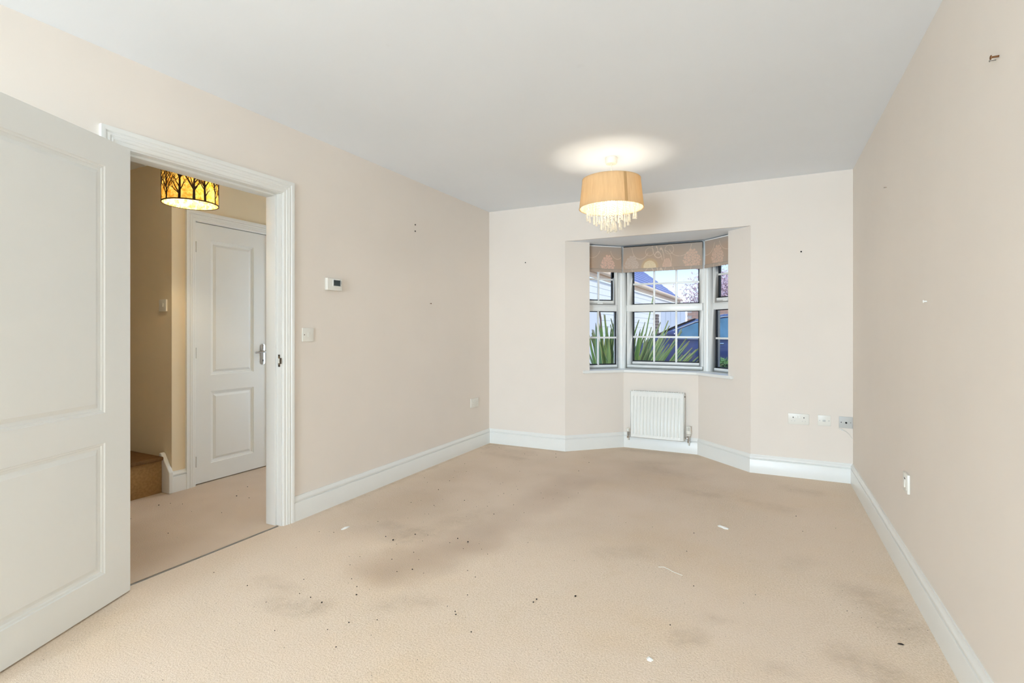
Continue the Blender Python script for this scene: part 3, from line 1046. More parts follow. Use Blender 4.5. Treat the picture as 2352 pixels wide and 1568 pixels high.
rx0, rx1, rz0, rz1, ry = -1.203, -0.697, 0.124, 0.577, 4.998
rad = empty('radiator', ((rx0 + rx1) / 2, 5.09, 0), 0, 'white ribbed panel radiator on the wall under the bay window', 'radiator')
W2 = (rx1 - rx0) / 2
yf = ry - 5.09
# fluted front sheet
nrib = 14
xs = []
pitch = (2 * W2 - 0.05) / nrib
outl = [(-W2 + 0.004, 0.0), (-W2 + 0.025, 0.0)]
for k in range(nrib):
    x = -W2 + 0.025 + k * pitch
    outl += [(x + pitch * 0.12, 0.0), (x + pitch * 0.22, 0.011), (x + pitch * 0.56, 0.011), (x + pitch * 0.66, 0.0)]
outl += [(W2 - 0.025, 0.0), (W2 - 0.004, 0.0)]
m = MB()
levels = [(rz0 + 0.006, 0), (rz0 + 0.030, 0), (rz0 + 0.042, 1), (rz1 - 0.060, 1), (rz1 - 0.050, 0), (rz1 - 0.012, 0)]
vs, fs = [], []
for z, kk in levels:
    for x, dpt in outl: vs.append((x, yf + dpt * kk, z))
nn = len(outl)
for j in range(len(levels) - 1):
    for i in range(nn - 1):
        fs.append((j * nn + i, j * nn + i + 1, (j + 1) * nn + i + 1, (j + 1) * nn + i))
m.add(vs, fs)
m.build('front_panel', 'radiator', rad, smooth=True, angle=50)
B(-W2 + 0.004, W2 - 0.004, yf + 0.0115, yf + 0.018, rz0 + 0.006, rz1 - 0.012).build('water_panel', 'radiator', rad)
ring(-W2, W2, rz0, rz1 - 0.006, 0.006, 0.006, 0.008, 0.006, yf - 0.002, yf + 0.010).build('panel_edge', 'radiator', rad, 0.0025)
for s in (-1, 1):
    B(s * W2, s * (W2 - 0.0015), yf + 0.006, yf + 0.066, rz0 + 0.02, rz1 - 0.004).build('side_cover', 'radiator', rad, 0.0005)
g = MB()
for k in range(24):
    x = -W2 + 0.006 + k * (2 * W2 - 0.012) / 23
    g.box(x - 0.003, x + 0.003, yf + 0.004, yf + 0.064, rz1 - 0.006, rz1)
g.box(-W2, W2, yf + 0.001, yf + 0.008, rz1 - 0.008, rz1).box(-W2, W2, yf + 0.060, yf + 0.066, rz1 - 0.008, rz1)
g.build('top_grille', 'radiator', rad)
for s in (-1, 1):
    B(s * 0.17 - 0.015, s * 0.17 + 0.015, yf + 0.066, -0.0, 0.2, 0.5).build('bracket', 'steel', rad)
MB().lathe([(0.006, 0), (0.006, 0.004), (0.003, 0.006)], (W2 + 0.0005, yf + 0.03, rz1 - 0.035), 12, 'x').build('bleed_valve', 'gasket', rad)
# thermostatic valve, right
xv = W2 + 0.036
yv = yf + 0.035
v = MB().tube([(xv, yv, 0.175), (xv, yv, 0.128)], 0.011, 14).tube([(xv, yv, 0.129), (xv, yv, 0.112)], 0.0135, 6).tube([(W2, yv, 0.152), (xv, yv, 0.152)], 0.008, 12).tube([(W2 + 0.004, yv, 0.152), (W2 + 0.016, yv, 0.152)], 0.0125, 6)
v = v.build('valve', 'chrome', rad, smooth=True)
MB().lathe([(0.016, 0.176), (0.019, 0.180), (0.019, 0.186), (0.015, 0.188)], (xv, yv, 0), 18).build('collar', 'plastic', v, smooth=True)
MB().lathe([(0.017, 0.190), (0.0235, 0.196), (0.0235, 0.222), (0.021, 0.226)], (xv, yv, 0), 20).build('valve_skirt', 'plastic', v, smooth=True)
hd = MB()
for k in range(10):
    a = 2 * pi * k / 10
    hd.tube([(xv + 0.0165 * cos(a), yv + 0.0165 * sin(a), 0.226), (xv + 0.0165 * cos(a), yv + 0.0165 * sin(a), 0.262)], 0.0042, 6)
hd.lathe([(0.0195, 0.257), (0.0195, 0.262), (0.016, 0.266), (0.002, 0.267)], (xv, yv, 0), 18)
hd.build('thermostat_head', 'plastic', v, smooth=True)
MB().lathe([(0.0125, 0.224), (0.0125, 0.262)], (xv, yv, 0), 12).build('head_core', 'plastic_grey', v)
# lockshield, left
xv = -W2 - 0.030
v = MB().tube([(xv, yv, 0.172), (xv, yv, 0.122)], 0.010, 14).tube([(xv, yv, 0.124), (xv, yv, 0.108)], 0.0135, 6).tube([(-W2, yv, 0.150), (xv, yv, 0.150)], 0.008, 12).tube([(-W2 - 0.004, yv, 0.150), (-W2 - 0.015, yv, 0.150)], 0.0125, 6)
v = v.build('valve', 'chrome', rad, smooth=True)
MB().lathe([(0.012, 0.170), (0.0135, 0.176), (0.016, 0.198), (0.013, 0.202)], (xv, yv, 0), 16).build('valve_cap', 'plastic', v, smooth=True)
# supply pipes down to the carpet, tucked at the wall
for xp in (W2 + 0.036, -W2 - 0.030):
    MB().tube([(xp, yv, 0.115), (xp, yv + 0.006, 0.09), (xp, -0.020, 0.082), (xp, -0.004, 0.082)], 0.0062, 10).build('pipe', 'plastic', rad, smooth=True)

# ------------------------------------------------------------------ wall plates
def plate(name, wall, c, W, Hh, label, cat, mat='plastic', T=0.009, group=None):
    """c = (along, z); returns root with local x = viewer right, -y out of the wall"""
    if wall == 'left': r = empty(name, (XL, c[0], c[1]), pi / 2, label, cat, group)
    elif wall == 'back': r = empty(name, (c[0], YB, c[1]), 0, label, cat, group)
    elif wall == 'right': r = empty(name, (XR, c[0], c[1]), -pi / 2, label, cat, group)
    elif wall == 'stairs': r = empty(name, (c[0], SY, c[1]), 0, label, cat, group)
    B(-W / 2, W / 2, -T, -0.0003, -Hh / 2, Hh / 2).build('faceplate', mat, r, 0.0028, 2)
    return r


def dot(root, x, z, r, mat, T=0.009, name='screw'):
    MB().lathe([(r, 0.0), (r * 0.9, -0.0012)], (x, -T + 0.0003, z), 12, 'y').build(name, mat, root)


def rocker(root, x, z, w=0.014, h=0.024, T=0.009):
    MB().add([(x - w / 2, -T, z - h / 2), (x + w / 2, -T, z - h / 2), (x + w / 2, -T - 0.0012, z + h / 2), (x - w / 2, -T - 0.0012, z + h / 2),
              (x - w / 2, -T - 0.004, z - h / 2), (x + w / 2, -T - 0.004, z - h / 2), (x - w / 2, -T + 0.001, z + h / 2), (x + w / 2, -T + 0.001, z + h / 2)],
             [(4, 5, 2, 3), (0, 1, 5, 4), (0, 4, 3, 6), (1, 7, 2, 5), (3, 2, 7, 6), (0, 6, 7, 1)]).build('rocker', 'plastic', root, 0.0006)


def socket_face(root, T=0.009):
    for sx in (-1, 1):
        cx = sx * 0.037
        m = MB()
        m.box(cx - 0.0018, cx + 0.0018, -T - 0.0004, -T + 0.002, 0.004, 0.012)
        m.box(cx - 0.0135, cx - 0.0075, -T - 0.0004, -T + 0.002, -0.017, -0.0135)
        m.box(cx + 0.0075, cx + 0.0135, -T - 0.0004, -T + 0.002, -0.017, -0.0135)
        m.build('pin_holes', 'plastic_grey', root)
        rocker(root, sx * 0.010, 0.017, 0.013, 0.022, T)


p = plate('double_socket', 'back', (0.2225, 0.464), 0.147, 0.086, 'white double socket on the back wall, leftmost of three plates', 'socket')
socket_face(p)
for sx in (-0.0375, 0.0375): dot(p, sx, 0.013, 0.0042, 'hole', name='screw_hole')
p = plate('phone_socket', 'back', (0.398, 0.466), 0.087, 0.082, 'white phone socket plate on the back wall, middle of three plates', 'socket')
B(-0.012, 0.008, -0.0112, -0.008, -0.008, 0.006).build('shutter', 'plastic_grey', p, 0.001)
for sx in (-0.031, 0.031): dot(p, sx, 0, 0.004, 'plastic_grey')
p = plate('aerial_socket', 'back', (0.5395, 0.462), 0.089, 0.088, 'pale grey aerial socket plate in the corner by the right wall', 'socket', 'plastic_grey', 0.006)
MB().lathe([(0.0068, 0), (0.0068, -0.004), (0.0045, -0.004), (0.0045, -0.001)], (0.002, -0.0055, -0.002), 14, 'y').build('coaxial_port', 'hole', p)
for sx in (-0.030, 0.031): dot(p, sx, 0, 0.0038, 'hole' if sx < 0 else 'steel', 0.006)
p = plate('double_socket', 'left', (4.343, 0.455), 0.147, 0.088, 'white double socket low on the left wall near the back corner', 'socket')
socket_face(p)
p = plate('dimmer_switch', 'left', (2.296, 1.141), 0.087, 0.086, 'white square light switch plate beside the open doorway', 'light switch')
dot(p, -0.030, 0, 0.0035, 'hole', name='screw_hole')
rocker(p, 0.006, 0.0, 0.018, 0.030)
p = plate('spur_switch', 'right', (2.948, 0.459), 0.088, 0.088, 'white switched spur plate low on the right wall', 'switch', T=0.011)
rocker(p, 0.0, -0.002, 0.020, 0.036, 0.0125)
B(-0.030, 0.030, -0.0122, -0.0100, -0.030, 0.030).build('switch_surround', 'plastic', p, 0.001)
B(-0.012, 0.012, -0.0126, -0.0118, 0.018, 0.022).build('neon_slot', 'hole', p)
p = plate('hall_switch', 'stairs', (-3.934, 1.350), 0.087, 0.086, 'small light switch on the shaded wall by the stairs', 'light switch', T=0.012)
rocker(p, 0.004, 0.004, 0.014, 0.026, 0.012)

# thermostat
th_ = empty('room_thermostat', (XL, 2.503, 1.472), pi / 2, 'white digital room thermostat with dark screen on left wall', 'thermostat')
m = MB()
pr = []
for k in range(11):
    t = k / 10
    pr.append((-0.066 + 0.132 * t, -0.024 - 0.004 * sin(pi * t)))
poly = [(-0.066, 0)] + pr + [(0.066, 0)]
m.prism(poly, -0.039, 0.041)
m.build('housing', 'plastic', th_, 0.006, 3, True)
ring(-0.022, 0.047, -0.012, 0.034, 0.005, 0.005, 0.004, 0.004, -0.031, -0.026).build('screen_bezel', 'upvc', th_, 0.001)
B(-0.018, 0.043, -0.0295, -0.025, -0.009, 0.031).build('screen', 'lcd', th_)
for zz in (0.022, 0.010):
    B(0.050, 0.056, -0.030, -0.024, zz - 0.004, zz + 0.004).build('button', 'plastic_grey', th_, 0.001)

# dangling aerial lead
lead = empty('aerial_lead', (0.51, YB, 0.40), 0, 'thin white aerial lead with plug poking from below the grey plate', 'cable')
P0 = Vector((0.492, YB - 0.022, 0.415)) - Vector((0.51, YB, 0.40))
P1 = Vector((0.520, YB - 0.016, 0.404)) - Vector((0.51, YB, 0.40))
MB().tube([P0, P0.lerp(P1, 0.55)], 0.0032, 10).tube([P0.lerp(P1, 0.5), P1], 0.0052, 10).build('plug', 'upvc', lead, smooth=True)
MB().tube([P1, P1 + Vector((0.02, 0.006, -0.010)), P1 + Vector((0.042, 0.008, -0.032)), P1 + Vector((0.058, 0.014, -0.058)), P1 + Vector((0.066, 0.016, -0.062))], 0.0022, 8).build('flex', 'cable', lead, smooth=True)

# ------------------------------------------------------------------ wall fixings
def fixing(name, wall, c, label, mat, head=0.005, length=0.012, cat='screw', hole=False):
    if wall == 'left': r = empty(name, (XL, c[0], c[1]), pi / 2, label, cat)
    elif wall == 'back': r = empty(name, (c[0], YB, c[1]), 0, label, cat)
    else: r = empty(name, (XR, c[0], c[1]), -pi / 2, label, cat)
    MB().lathe([(head * 0.45, 0.0), (head * 0.45, -length)], (0, 0, 0), 8, 'y').build('shank', mat, r)
    MB().lathe([(head * 0.5, -length), (head, -length - 0.001), (head * 0.9, -length - 0.003), (head * 0.3, -length - 0.004)], (0, 0, 0), 12, 'y').build('head', mat, r)
    return r


fixing('rusty_screw', 'right', (1.905, 1.943), 'rusty brown screw high on the right wall nearest the camera', 'brass', 0.0065, 0.016)
fixing('picture_nail', 'right', (1.926, 1.942), 'bent thin nail beside the rusty screw on the right wall', 'steel', 0.003, 0.012, 'nail')
fixing('picture_nail', 'right', (3.427, 1.954), 'small nail high on the right wall near the back corner', 'steel', 0.004, 0.008, 'nail')
fixing('wall_plug', 'right', (2.633, 1.287), 'white plastic plug at eye height on the right wall', 'upvc', 0.006, 0.010, 'wall plug')
fixing('black_screw', 'back', (0.241, 1.793), 'black screw head on the back wall right of the bay', 'hole', 0.006, 0.003)
fixing('black_screw', 'back', (-2.174, 1.85), 'black screw head on the back wall left of the bay', 'hole', 0.006, 0.003)
fixing('black_screw', 'left', (3.394, 2.037), 'upper black screw head of the pair on the left wall', 'hole', 0.006, 0.003)
fixing('black_screw', 'left', (3.394, 1.984), 'lower black screw head of the pair on the left wall', 'hole', 0.006, 0.003)
fixing('picture_nail', 'left', (3.606, 1.399), 'brown nail alone at mid height on the left wall', 'brass', 0.005, 0.010, 'nail')

# ------------------------------------------------------------------ pendant lamp
LX, LY = -0.995, 3.57
pend = empty('pendant_lamp', (LX, LY, H), 0, 'gold drum pendant lamp with crystal drops lit near the window', 'lamp')
MB().lathe([(0.041, 0.0), (0.043, -0.004), (0.042, -0.036), (0.038, -0.045), (0.012, -0.047), (0.006, -0.052)], (0, 0, 0), 28).build('ceiling_rose', 'plastic', pend, smooth=True)
MB().tube([(0, 0, -0.05), (0, 0, -0.20)], 0.0032, 8).build('flex', 'plastic', pend)
ZS1, ZS0, RT, RB = -0.158, -0.363, 0.204, 0.227
m = MB()
m.lathe([(RT, ZS1), (RB, ZS0), (RB - 0.003, ZS0), (RT - 0.003, ZS1), (RT, ZS1)], (0, 0, 0), 64, cap=False)
sh = m.build('lamp_shade', 'shade', pend, smooth=True)
MB().lathe([(RT - 0.006, ZS1 - 0.002), (RB - 0.006, ZS0 + 0.002)], (0, 0, 0), 64, cap=False).build('shade_liner', 'liner_t', sh, smooth=True)
a0 = math.radians(-48)
sm = MB()
vs = []
for k in range(5):
    a = a0 - 0.05 + 0.10 * k / 4
    vs += [((RB + 0.0015) * cos(a), (RB + 0.0015) * sin(a), ZS0), ((RT + 0.0015) * cos(a), (RT + 0.0015) * sin(a), ZS1)]
sm.add(vs, [(2 * k, 2 * k + 2, 2 * k + 3, 2 * k + 1) for k in range(4)])
tag(sm.build('seam', 'seam_t', sh, fix=False), 'darker vertical seam strip of the shade')
for rr, zz in ((RT, ZS1), (RB, ZS0)):
    MB().tube([(rr * cos(2 * pi * k / 64), rr * sin(2 * pi * k / 64), zz) for k in range(65)], 0.0022, 6, False).build('rim', 'shade', sh)
sp_ = MB()
for k in range(3):
    a = 2 * pi * k / 3 + 0.4
    sp_.tube([(0.02 * cos(a), 0.02 * sin(a), ZS1 - 0.01), (RT * cos(a), RT * sin(a), ZS1 - 0.003)], 0.0015, 6)
sp_.tube([(0.02 * cos(2 * pi * k / 16), 0.02 * sin(2 * pi * k / 16), ZS1 - 0.01) for k in range(17)], 0.002, 6, False)
sp_.build('shade_ring', 'plastic', pend)
MB().lathe([(0.014, -0.19), (0.017, -0.20), (0.017, -0.235), (0.013, -0.24)], (0, 0, 0), 16).build('lamp_holder', 'plastic', pend)
MB().lathe([(0.012, -0.238), (0.014, -0.25), (0.026, -0.28), (0.029, -0.30), (0.022, -0.322), (0.004, -0.331)], (0, 0, 0), 16).build('bulb', 'bulb', pend, smooth=True)
lamp('bulb_light', 'POINT', (0, 0, -0.30), 3.0, (1.0, 0.93, 0.82), parent=pend, shadow_soft_size=0.03)
# crystal strands: three rings
drop_me = bead_me = None
def strand(parent, x, y, ztop, zbot, first):
    global drop_me
    n = max(2, int((ztop - zbot) / 0.017))
    b = MB()
    for k in range(n):
        b.sphere((x, y, ztop - 0.008 - k * 0.017), 0.0052 + 0.0012 * ((k * 7) % 3 == 0), 6, 4)
    bo = b.build('bead_strand', 'crystal', parent, smooth=True, angle=80)
    if drop_me is None:
        d = MB().lathe([(0.0008, 0.0), (0.0028, -0.008), (0.0036, -0.022), (0.0058, -0.042), (0.0088, -0.055), (0.0075, -0.061), (0.0005, -0.0625)], (0, 0, 0), 8)
        o = d.build('crystal_drop', 'crystal', bo, smooth=True, angle=60)
        drop_me = o.data
    else:
        o = link(bpy.data.objects.new('crystal_drop', drop_me), bo)
    o.location = (x, y, zbot + 0.002)
    return bo


for ringr, cnt, zb, jit in ((0.172, 22, -0.372, 0.012), (0.122, 16, -0.415, 0.014), (0.072, 11, -0.455, 0.014), (0.028, 5, -0.472, 0.006)):
    for k in range(cnt):
        a = 2 * pi * (k + 0.35) / cnt
        strand(pend, ringr * cos(a), ringr * sin(a), ZS1 - 0.10, zb + random.uniform(-jit, jit), False)
tr = MB()
for ringr in (0.172, 0.122, 0.072, 0.028):
    tr.tube([(ringr * cos(2 * pi * k / 32), ringr * sin(2 * pi * k / 32), ZS1 - 0.10) for k in range(33)], 0.0016, 5, False)
tr.build('strand_ring', 'plastic', pend)

# ------------------------------------------------------------------ hall lamp with tree silhouettes
HLX, HLY, HZ0, HZ1, HR = -3.18, 1.925, 1.945, 2.165, 0.149
hl = empty('tree_pendant_lamp', (HLX, HLY, H), 0, 'hall drum lamp with dark tree silhouettes over glowing amber liner', 'lamp')
z0, z1 = HZ0 - H, HZ1 - H
MB().lathe([(0.04, 0.0), (0.042, -0.004), (0.040, -0.03), (0.01, -0.036)], (0, 0, 0), 24).build('ceiling_rose', 'plastic', hl, smooth=True)
MB().tube([(0, 0, -0.03), (0, 0, z1 - 0.02)], 0.003, 8).build('flex', 'plastic', hl)
MB().lathe([(0.014, z1 - 0.01), (0.016, z1 - 0.02), (0.016, z1 - 0.06)], (0, 0, 0), 14).build('lamp_holder', 'plastic', hl)
MB().lathe([(0.011, z1 - 0.06), (0.013, z1 - 0.07), (0.022, z1 - 0.10), (0.019, z1 - 0.125), (0.004, z1 - 0.15)], (0, 0, 0), 14).build('bulb', 'bulb', hl, smooth=True)
MB().lathe([(HR, z0), (HR, z1), (HR - 0.002, z1), (HR - 0.002, z0), (HR, z0)], (0, 0, 0), 56, cap=False).build('shade_liner', 'foil', hl, smooth=True)
for zz in (z0, z1):
    MB().lathe([(HR + 0.001, zz - 0.003), (HR + 0.004, zz - 0.003), (HR + 0.004, zz + 0.004), (HR + 0.001, zz + 0.004), (HR + 0.001, zz - 0.003)], (0, 0, 0), 56, cap=False).build('rim', 'dark_metal', hl)
HH = z1 - z0
def limb(m, a, z, da, dz, w0, w1, depth, rng):
    """flat cut-metal limb wrapped on the drum"""
    N = 4
    pts = []
    for k in range(N + 1):
        t = k / N
        pts.append((a + da * t + 0.02 * sin(t * pi) * rng.uniform(-1, 1), z + dz * t, lerp(w0, w1, t)))
    vs, fs = [], []
    R = HR + 0.0035
    for aa, zz, ww in pts:
        dx = da * HR; L = math.hypot(dx, dz) or 1
        px, pz = dz / L * ww / HR, -dx / L * ww
        for s in (-1, 1):
            A = aa + s * px
            Z = max(z0, min(z1, zz + s * pz))
            vs.append((R * cos(A), R * sin(A), Z)); vs.append(((R - 0.0012) * cos(A), (R - 0.0012) * sin(A), Z))
    for k in range(N):
        q = 4 * k
        fs += [(q, q + 4, q + 6, q + 2), (q + 1, q + 3, q + 7, q + 5), (q, q + 1, q + 5, q + 4), (q + 2, q + 6, q + 7, q + 3)]
    m.add(vs, fs)
    if depth > 0 and z + dz < z1 - 0.004:
        for _ in range(2 if depth > 1 else 3):
            b = rng.uniform(0.45, 1.0)
            s = rng.choice((-1, 1))
            limb(m, a + da * b, z + dz * b, da * 0.4 + s * rng.uniform(0.08, 0.24), abs(dz) * rng.uniform(0.45, 0.8), lerp(w0, w1, b) * 0.75, w1 * 0.5, depth - 1, rng)


rng = random.Random(3)
NTREE = 13
for k in range(NTREE):
    m = MB()
    a = 2 * pi * k / NTREE + rng.uniform(-0.06, 0.06)
    wd = rng.choice((0.0040, 0.0055, 0.0075))
    limb(m, a, z0, rng.uniform(-0.05, 0.05), HH * 0.62, wd, wd * 0.55, 0, rng)
    for q in range(9):
        b = rng.uniform(0.08, 0.66)
        s = 1 if q % 2 else -1
        limb(m, a, z0 + HH * b, s * rng.uniform(0.15, 0.36), HH * rng.uniform(0.22, 0.42), wd * 0.42 + 0.0006, 0.0010, 2, rng)
    limb(m, a, z0 + HH * 0.6, rng.uniform(-0.1, 0.1), HH * 0.4, wd * 0.6, wd * 0.3, 2, rng)
    m.build('tree_silhouette', 'dark_metal', hl, fix=False)
lamp('hall_bulb_light', 'POINT', (0, 0, z1 - 0.10), 9.0, (1.0, 0.82, 0.55), parent=hl, shadow_soft_size=0.025)

# ------------------------------------------------------------------ litter on the carpet
def scrap(name, x, y, pts, label, z=0.004):
    m = MB()
    n = len(pts)
    c = len(pts)
    vs = [(px, py, 0.001 + 0.004 * ((i * 3) % 4) / 3) for i, (px, py) in enumerate(pts)] + [(0, 0, 0.008)] + [(px, py, 0.0) for px, py in pts]
    fs = [(i, (i + 1) % n, n) for i in range(n)] + [tuple(range(2 * n, n, -1))] + [(n + 1 + i, n + 1 + (i + 1) % n, (i + 1) % n, i) for i in range(n)]
    o = m.add(vs, fs).build(name, 'paper')
    o.location = (x, y, 0.0005)
    tag(o, label, 'scrap')


scrap('paper_scrap', -0.236, 3.263, [(-0.03, 0.012), (-0.018, 0.022), (0.0, 0.008), (0.022, 0.006), (0.036, -0.004), (0.03, -0.02), (0.008, -0.022), (-0.008, -0.006), (-0.024, 0.0)], 'longer white paper scrap on the carpet in mid room')
scrap('paper_scrap', -0.373, 1.835, [(-0.012, 0.004), (-0.004, 0.012), (0.006, 0.008), (0.013, 0.002), (0.006, -0.010), (-0.006, -0.008)], 'small white paper scrap on the carpet nearest the camera')
scrap('paint_flake', -2.23, 2.25, [(-0.01, 0.02), (0.01, 0.03), (0.014, 0.0), (0.004, -0.03), (-0.01, -0.02)], 'pale flake on the carpet beside the left skirting')
m = MB().tube([(-0.06, 0.02, 0.002), (-0.035, 0.03, 0.003), (-0.01, 0.018, 0.002), (0.01, 0.0, 0.003), (0.03, -0.006, 0.002), (0.06, -0.02, 0.003)], 0.0013, 6).build('thread', 'cable', smooth=True)
m.location = (-0.42, 2.55, 0.001)
tag(m, 'loose white thread lying on the carpet in mid room', 'thread')
o = MB().add([(-0.014, 0, 0), (-0.006, 0.007, 0.003), (0.008, 0.008, 0.005), (0.018, 0.002, 0.002), (0.008, -0.007, 0.004), (-0.006, -0.006, 0.003), (0, 0, 0.009), (0, 0, 0)],
             [(0, 1, 6), (1, 2, 6), (2, 3, 6), (3, 4, 6), (4, 5, 6), (5, 0, 6), (1, 0, 7), (2, 1, 7), (3, 2, 7), (4, 3, 7), (5, 4, 7), (0, 5, 7)]).build('black_fragment', 'crumb')
o.location = (0.443, 2.342, 0.0005)
o.scale = (0.75, 0.7, 0.6)
tag(o, 'largest black fragment on the carpet near the right skirting', 'fragment')
rc = random.Random(11)
crumb_meshes = []
for q in range(4):
    k = MB().sphere((0, 0, 0.0016), 0.0040, 6, 4, 0.6)
    k.v = [(x * rc.uniform(0.6, 1.35), y * rc.uniform(0.6, 1.35), z) for x, y, z in k.v]
    crumb_meshes.append(k)
spots = [(-0.897, 1.997, 1.1), (-0.894, 2.025, 1.1), (-0.752, 2.125, 1.2), (-1.476, 2.406, 1.3), (-1.86, 2.24, 1.5), (-1.80, 2.36, 1.2), (-1.93, 2.26, 1.0)]
for _ in range(150):
    t = rc.random()
    if t < 0.38: x, y = rc.gauss(-1.75, 0.32), rc.gauss(2.6, 0.55)
    elif t < 0.64: x, y = rc.uniform(-2.4, -1.1), rc.uniform(1.2, 2.2)
    elif t < 0.84: x, y = rc.uniform(-2.45, -1.2), rc.uniform(3.0, 4.5)
    else: x, y = rc.uniform(-1.0, 0.45), rc.uniform(1.9, 4.4)
    x = max(-2.5, min(0.5, x)); y = max(1.0, min(4.5, y))
    if (x + 2.4) ** 2 + (y - 0.95) ** 2 < 0.16: continue
    spots.append((x, y, rc.uniform(0.35, 0.8) if rc.random() < 0.85 else rc.uniform(0.8, 1.15)))
built = []
for n_, (x, y, s) in enumerate(spots):
    if n_ < 4:
        o = crumb_meshes[n_].build('crumb', 'crumb', smooth=True)
        built.append(o.data)
    else:
        o = link(bpy.data.objects.new('crumb', built[n_ % 4]))
    o.location = (x, y, 0.0012 * s)
    o.scale = (s, s * rc.uniform(0.6, 1.0), s)
    o.rotation_euler = (0, 0, rc.uniform(0, pi))
    if n_ < 4:
        tag(o, ('nearer of two touching black crumbs in the middle foreground of the carpet', 'farther of two touching black crumbs in the middle foreground of the carpet',
                'single black crumb just right of the touching pair of crumbs', 'largest crumb on the greyish worn streak across the carpet')[n_], 'crumb')
    else:
        tag(o, 'tiny dark crumb lying on the living room carpet', 'crumb', 'dark crumbs on the living room carpet')

for n_ in range(16):
    x, y, s = rc.uniform(-3.65, -2.8), rc.uniform(1.45, 3.0), rc.uniform(0.5, 1.2)
    o = link(bpy.data.objects.new('crumb', built[n_ % 4]))
    o.location = (x, y, 0.0012 * s)
    o.scale = (s, s * rc.uniform(0.5, 0.9), s)
    o.rotation_euler = (0, 0, rc.uniform(0, pi))
    tag(o, 'tiny dark crumb lying on the hall carpet', 'crumb', 'dark crumbs on the hall carpet')

# ------------------------------------------------------------------ outside
GZ = -0.12
tag(B(-30, 30, 5.5, 60, GZ - 0.2, GZ).build('ground', 'paving'), 'grey paved drive in front of the window', 'ground', kind='structure')
tag(B(-30, 30, -30, -5.2, GZ - 0.2, GZ).build('ground.001', 'paving'), 'paved garden behind the house', 'ground', kind='structure')

# spiky plant
ph = empty('flax_plant', (-1.50, 6.05, GZ), 0, 'large spiky flax plant with striped sword leaves outside the window', 'plant')
def sword(parent, az, lean, L, W, curl, rng, tone):
    N = 9
    vs, fs, cs = [], [], []
    p = Vector((rng.uniform(-0.08, 0.08), rng.uniform(-0.08, 0.08), 0.02))
    th = lean
    d_h = Vector((cos(az), sin(az), 0))
    side = Vector((-sin(az), cos(az), 0))
    green = Vector(tone)
    edge = Vector((200, 206, 132))
    for k in range(N + 1):
        t = k / N
        w = W * (0.55 + 0.9 * t) if t < 0.5 else W * (1.0 - ((t - 0.5) / 0.5) ** 2.2)
        w = max(w, 0.0008)
        nrm = d_h * cos(th) * -1 + Vector((0, 0, sin(th)))
        for s, g in ((-1, 0.010), (-0.72, 0.006), (0, 0.0), (0.72, 0.006), (1, 0.010)):
            vs.append(p + side * s * w + nrm * (g + 0.25 * w * abs(s)))
            c = edge if abs(s) > 0.9 else green.lerp(edge, 0.10 if s else 0.25)
            if t > 0.94: c = c.lerp(Vector((150, 120, 80)), 0.5)
            cs.append(lin(*c))
        step = L / N
        p = p + (d_h * sin(th) + Vector((0, 0, cos(th)))) * step
        th += curl / N
    for k in range(N):
        for i in range(4):
            q = k * 5 + i
            fs.append((q, q + 1, q + 6, q + 5))
    me = bpy.data.meshes.new('leaf')
    me.from_pydata(vs, [], fs)
    at = me.color_attributes.new('Col', 'FLOAT_COLOR', 'POINT')
    at.data.foreach_set('color', [x for c in cs for x in c])
    for q in me.polygons: q.use_smooth = True
    me.materials.append(M['leaf'])
    return link(bpy.data.objects.new('leaf', me), parent)


rl = random.Random(21)
TONES = ((92, 140, 70), (70, 118, 62), (110, 156, 84), (84, 134, 100), (60, 104, 60), (126, 160, 96))
def crown_leaf(cx, cy, *a):
    o = sword(ph, *a)
    o.location = (cx, cy, 0)
for k in range(100):                       # main fan, spreading to the right and all round
    az = rl.gauss(0.0, 0.55) if k % 4 else rl.uniform(0, 2 * pi)
    lean = rl.uniform(0.05, 0.95) if k % 4 else rl.uniform(0.05, 0.5)
    crown_leaf(0, 0, az, lean, rl.uniform(1.05, 1.45), rl.uniform(0.026, 0.042), rl.uniform(0.05, 0.35), rl, rl.choice(TONES))
for k in range(36):                       # upright side crown
    az = rl.uniform(0, 2 * pi)
    crown_leaf(-0.25, 0.0, az, abs(rl.gauss(0, 0.13)) + 0.03, rl.uniform(1.0, 1.5), rl.uniform(0.028, 0.046), rl.uniform(0.02, 0.2), rl, rl.choice(TONES))
crown_leaf(0, 0, 0.15, 0.14, 1.80, 0.020, 0.06, rl, (96, 130, 72))
MB().lathe([(0.16, 0.0), (0.13, 0.05), (0.06, 0.09)], (-0.25, 0, 0), 18).build('crown', 'soil', ph)
MB().lathe([(0.20, 0.0), (0.17, 0.05), (0.08, 0.09)], (0, 0, 0), 18).build('crown', 'soil', ph)

# clipped hedge
def leaf_cloud(m, n, fn, size, rng):
    for _ in range(n):
        p = Vector(fn())
        u = Vector((rng.gauss(0, 1), rng.gauss(0, 1), rng.gauss(0, 1))).normalized()
        w = u.orthogonal().normalized()
        s = size * rng.uniform(0.6, 1.3)
        m.add([p - u * s, p + w * s * 0.45, p + u * s, p - w * s * 0.45], [(0, 1, 2, 3)])


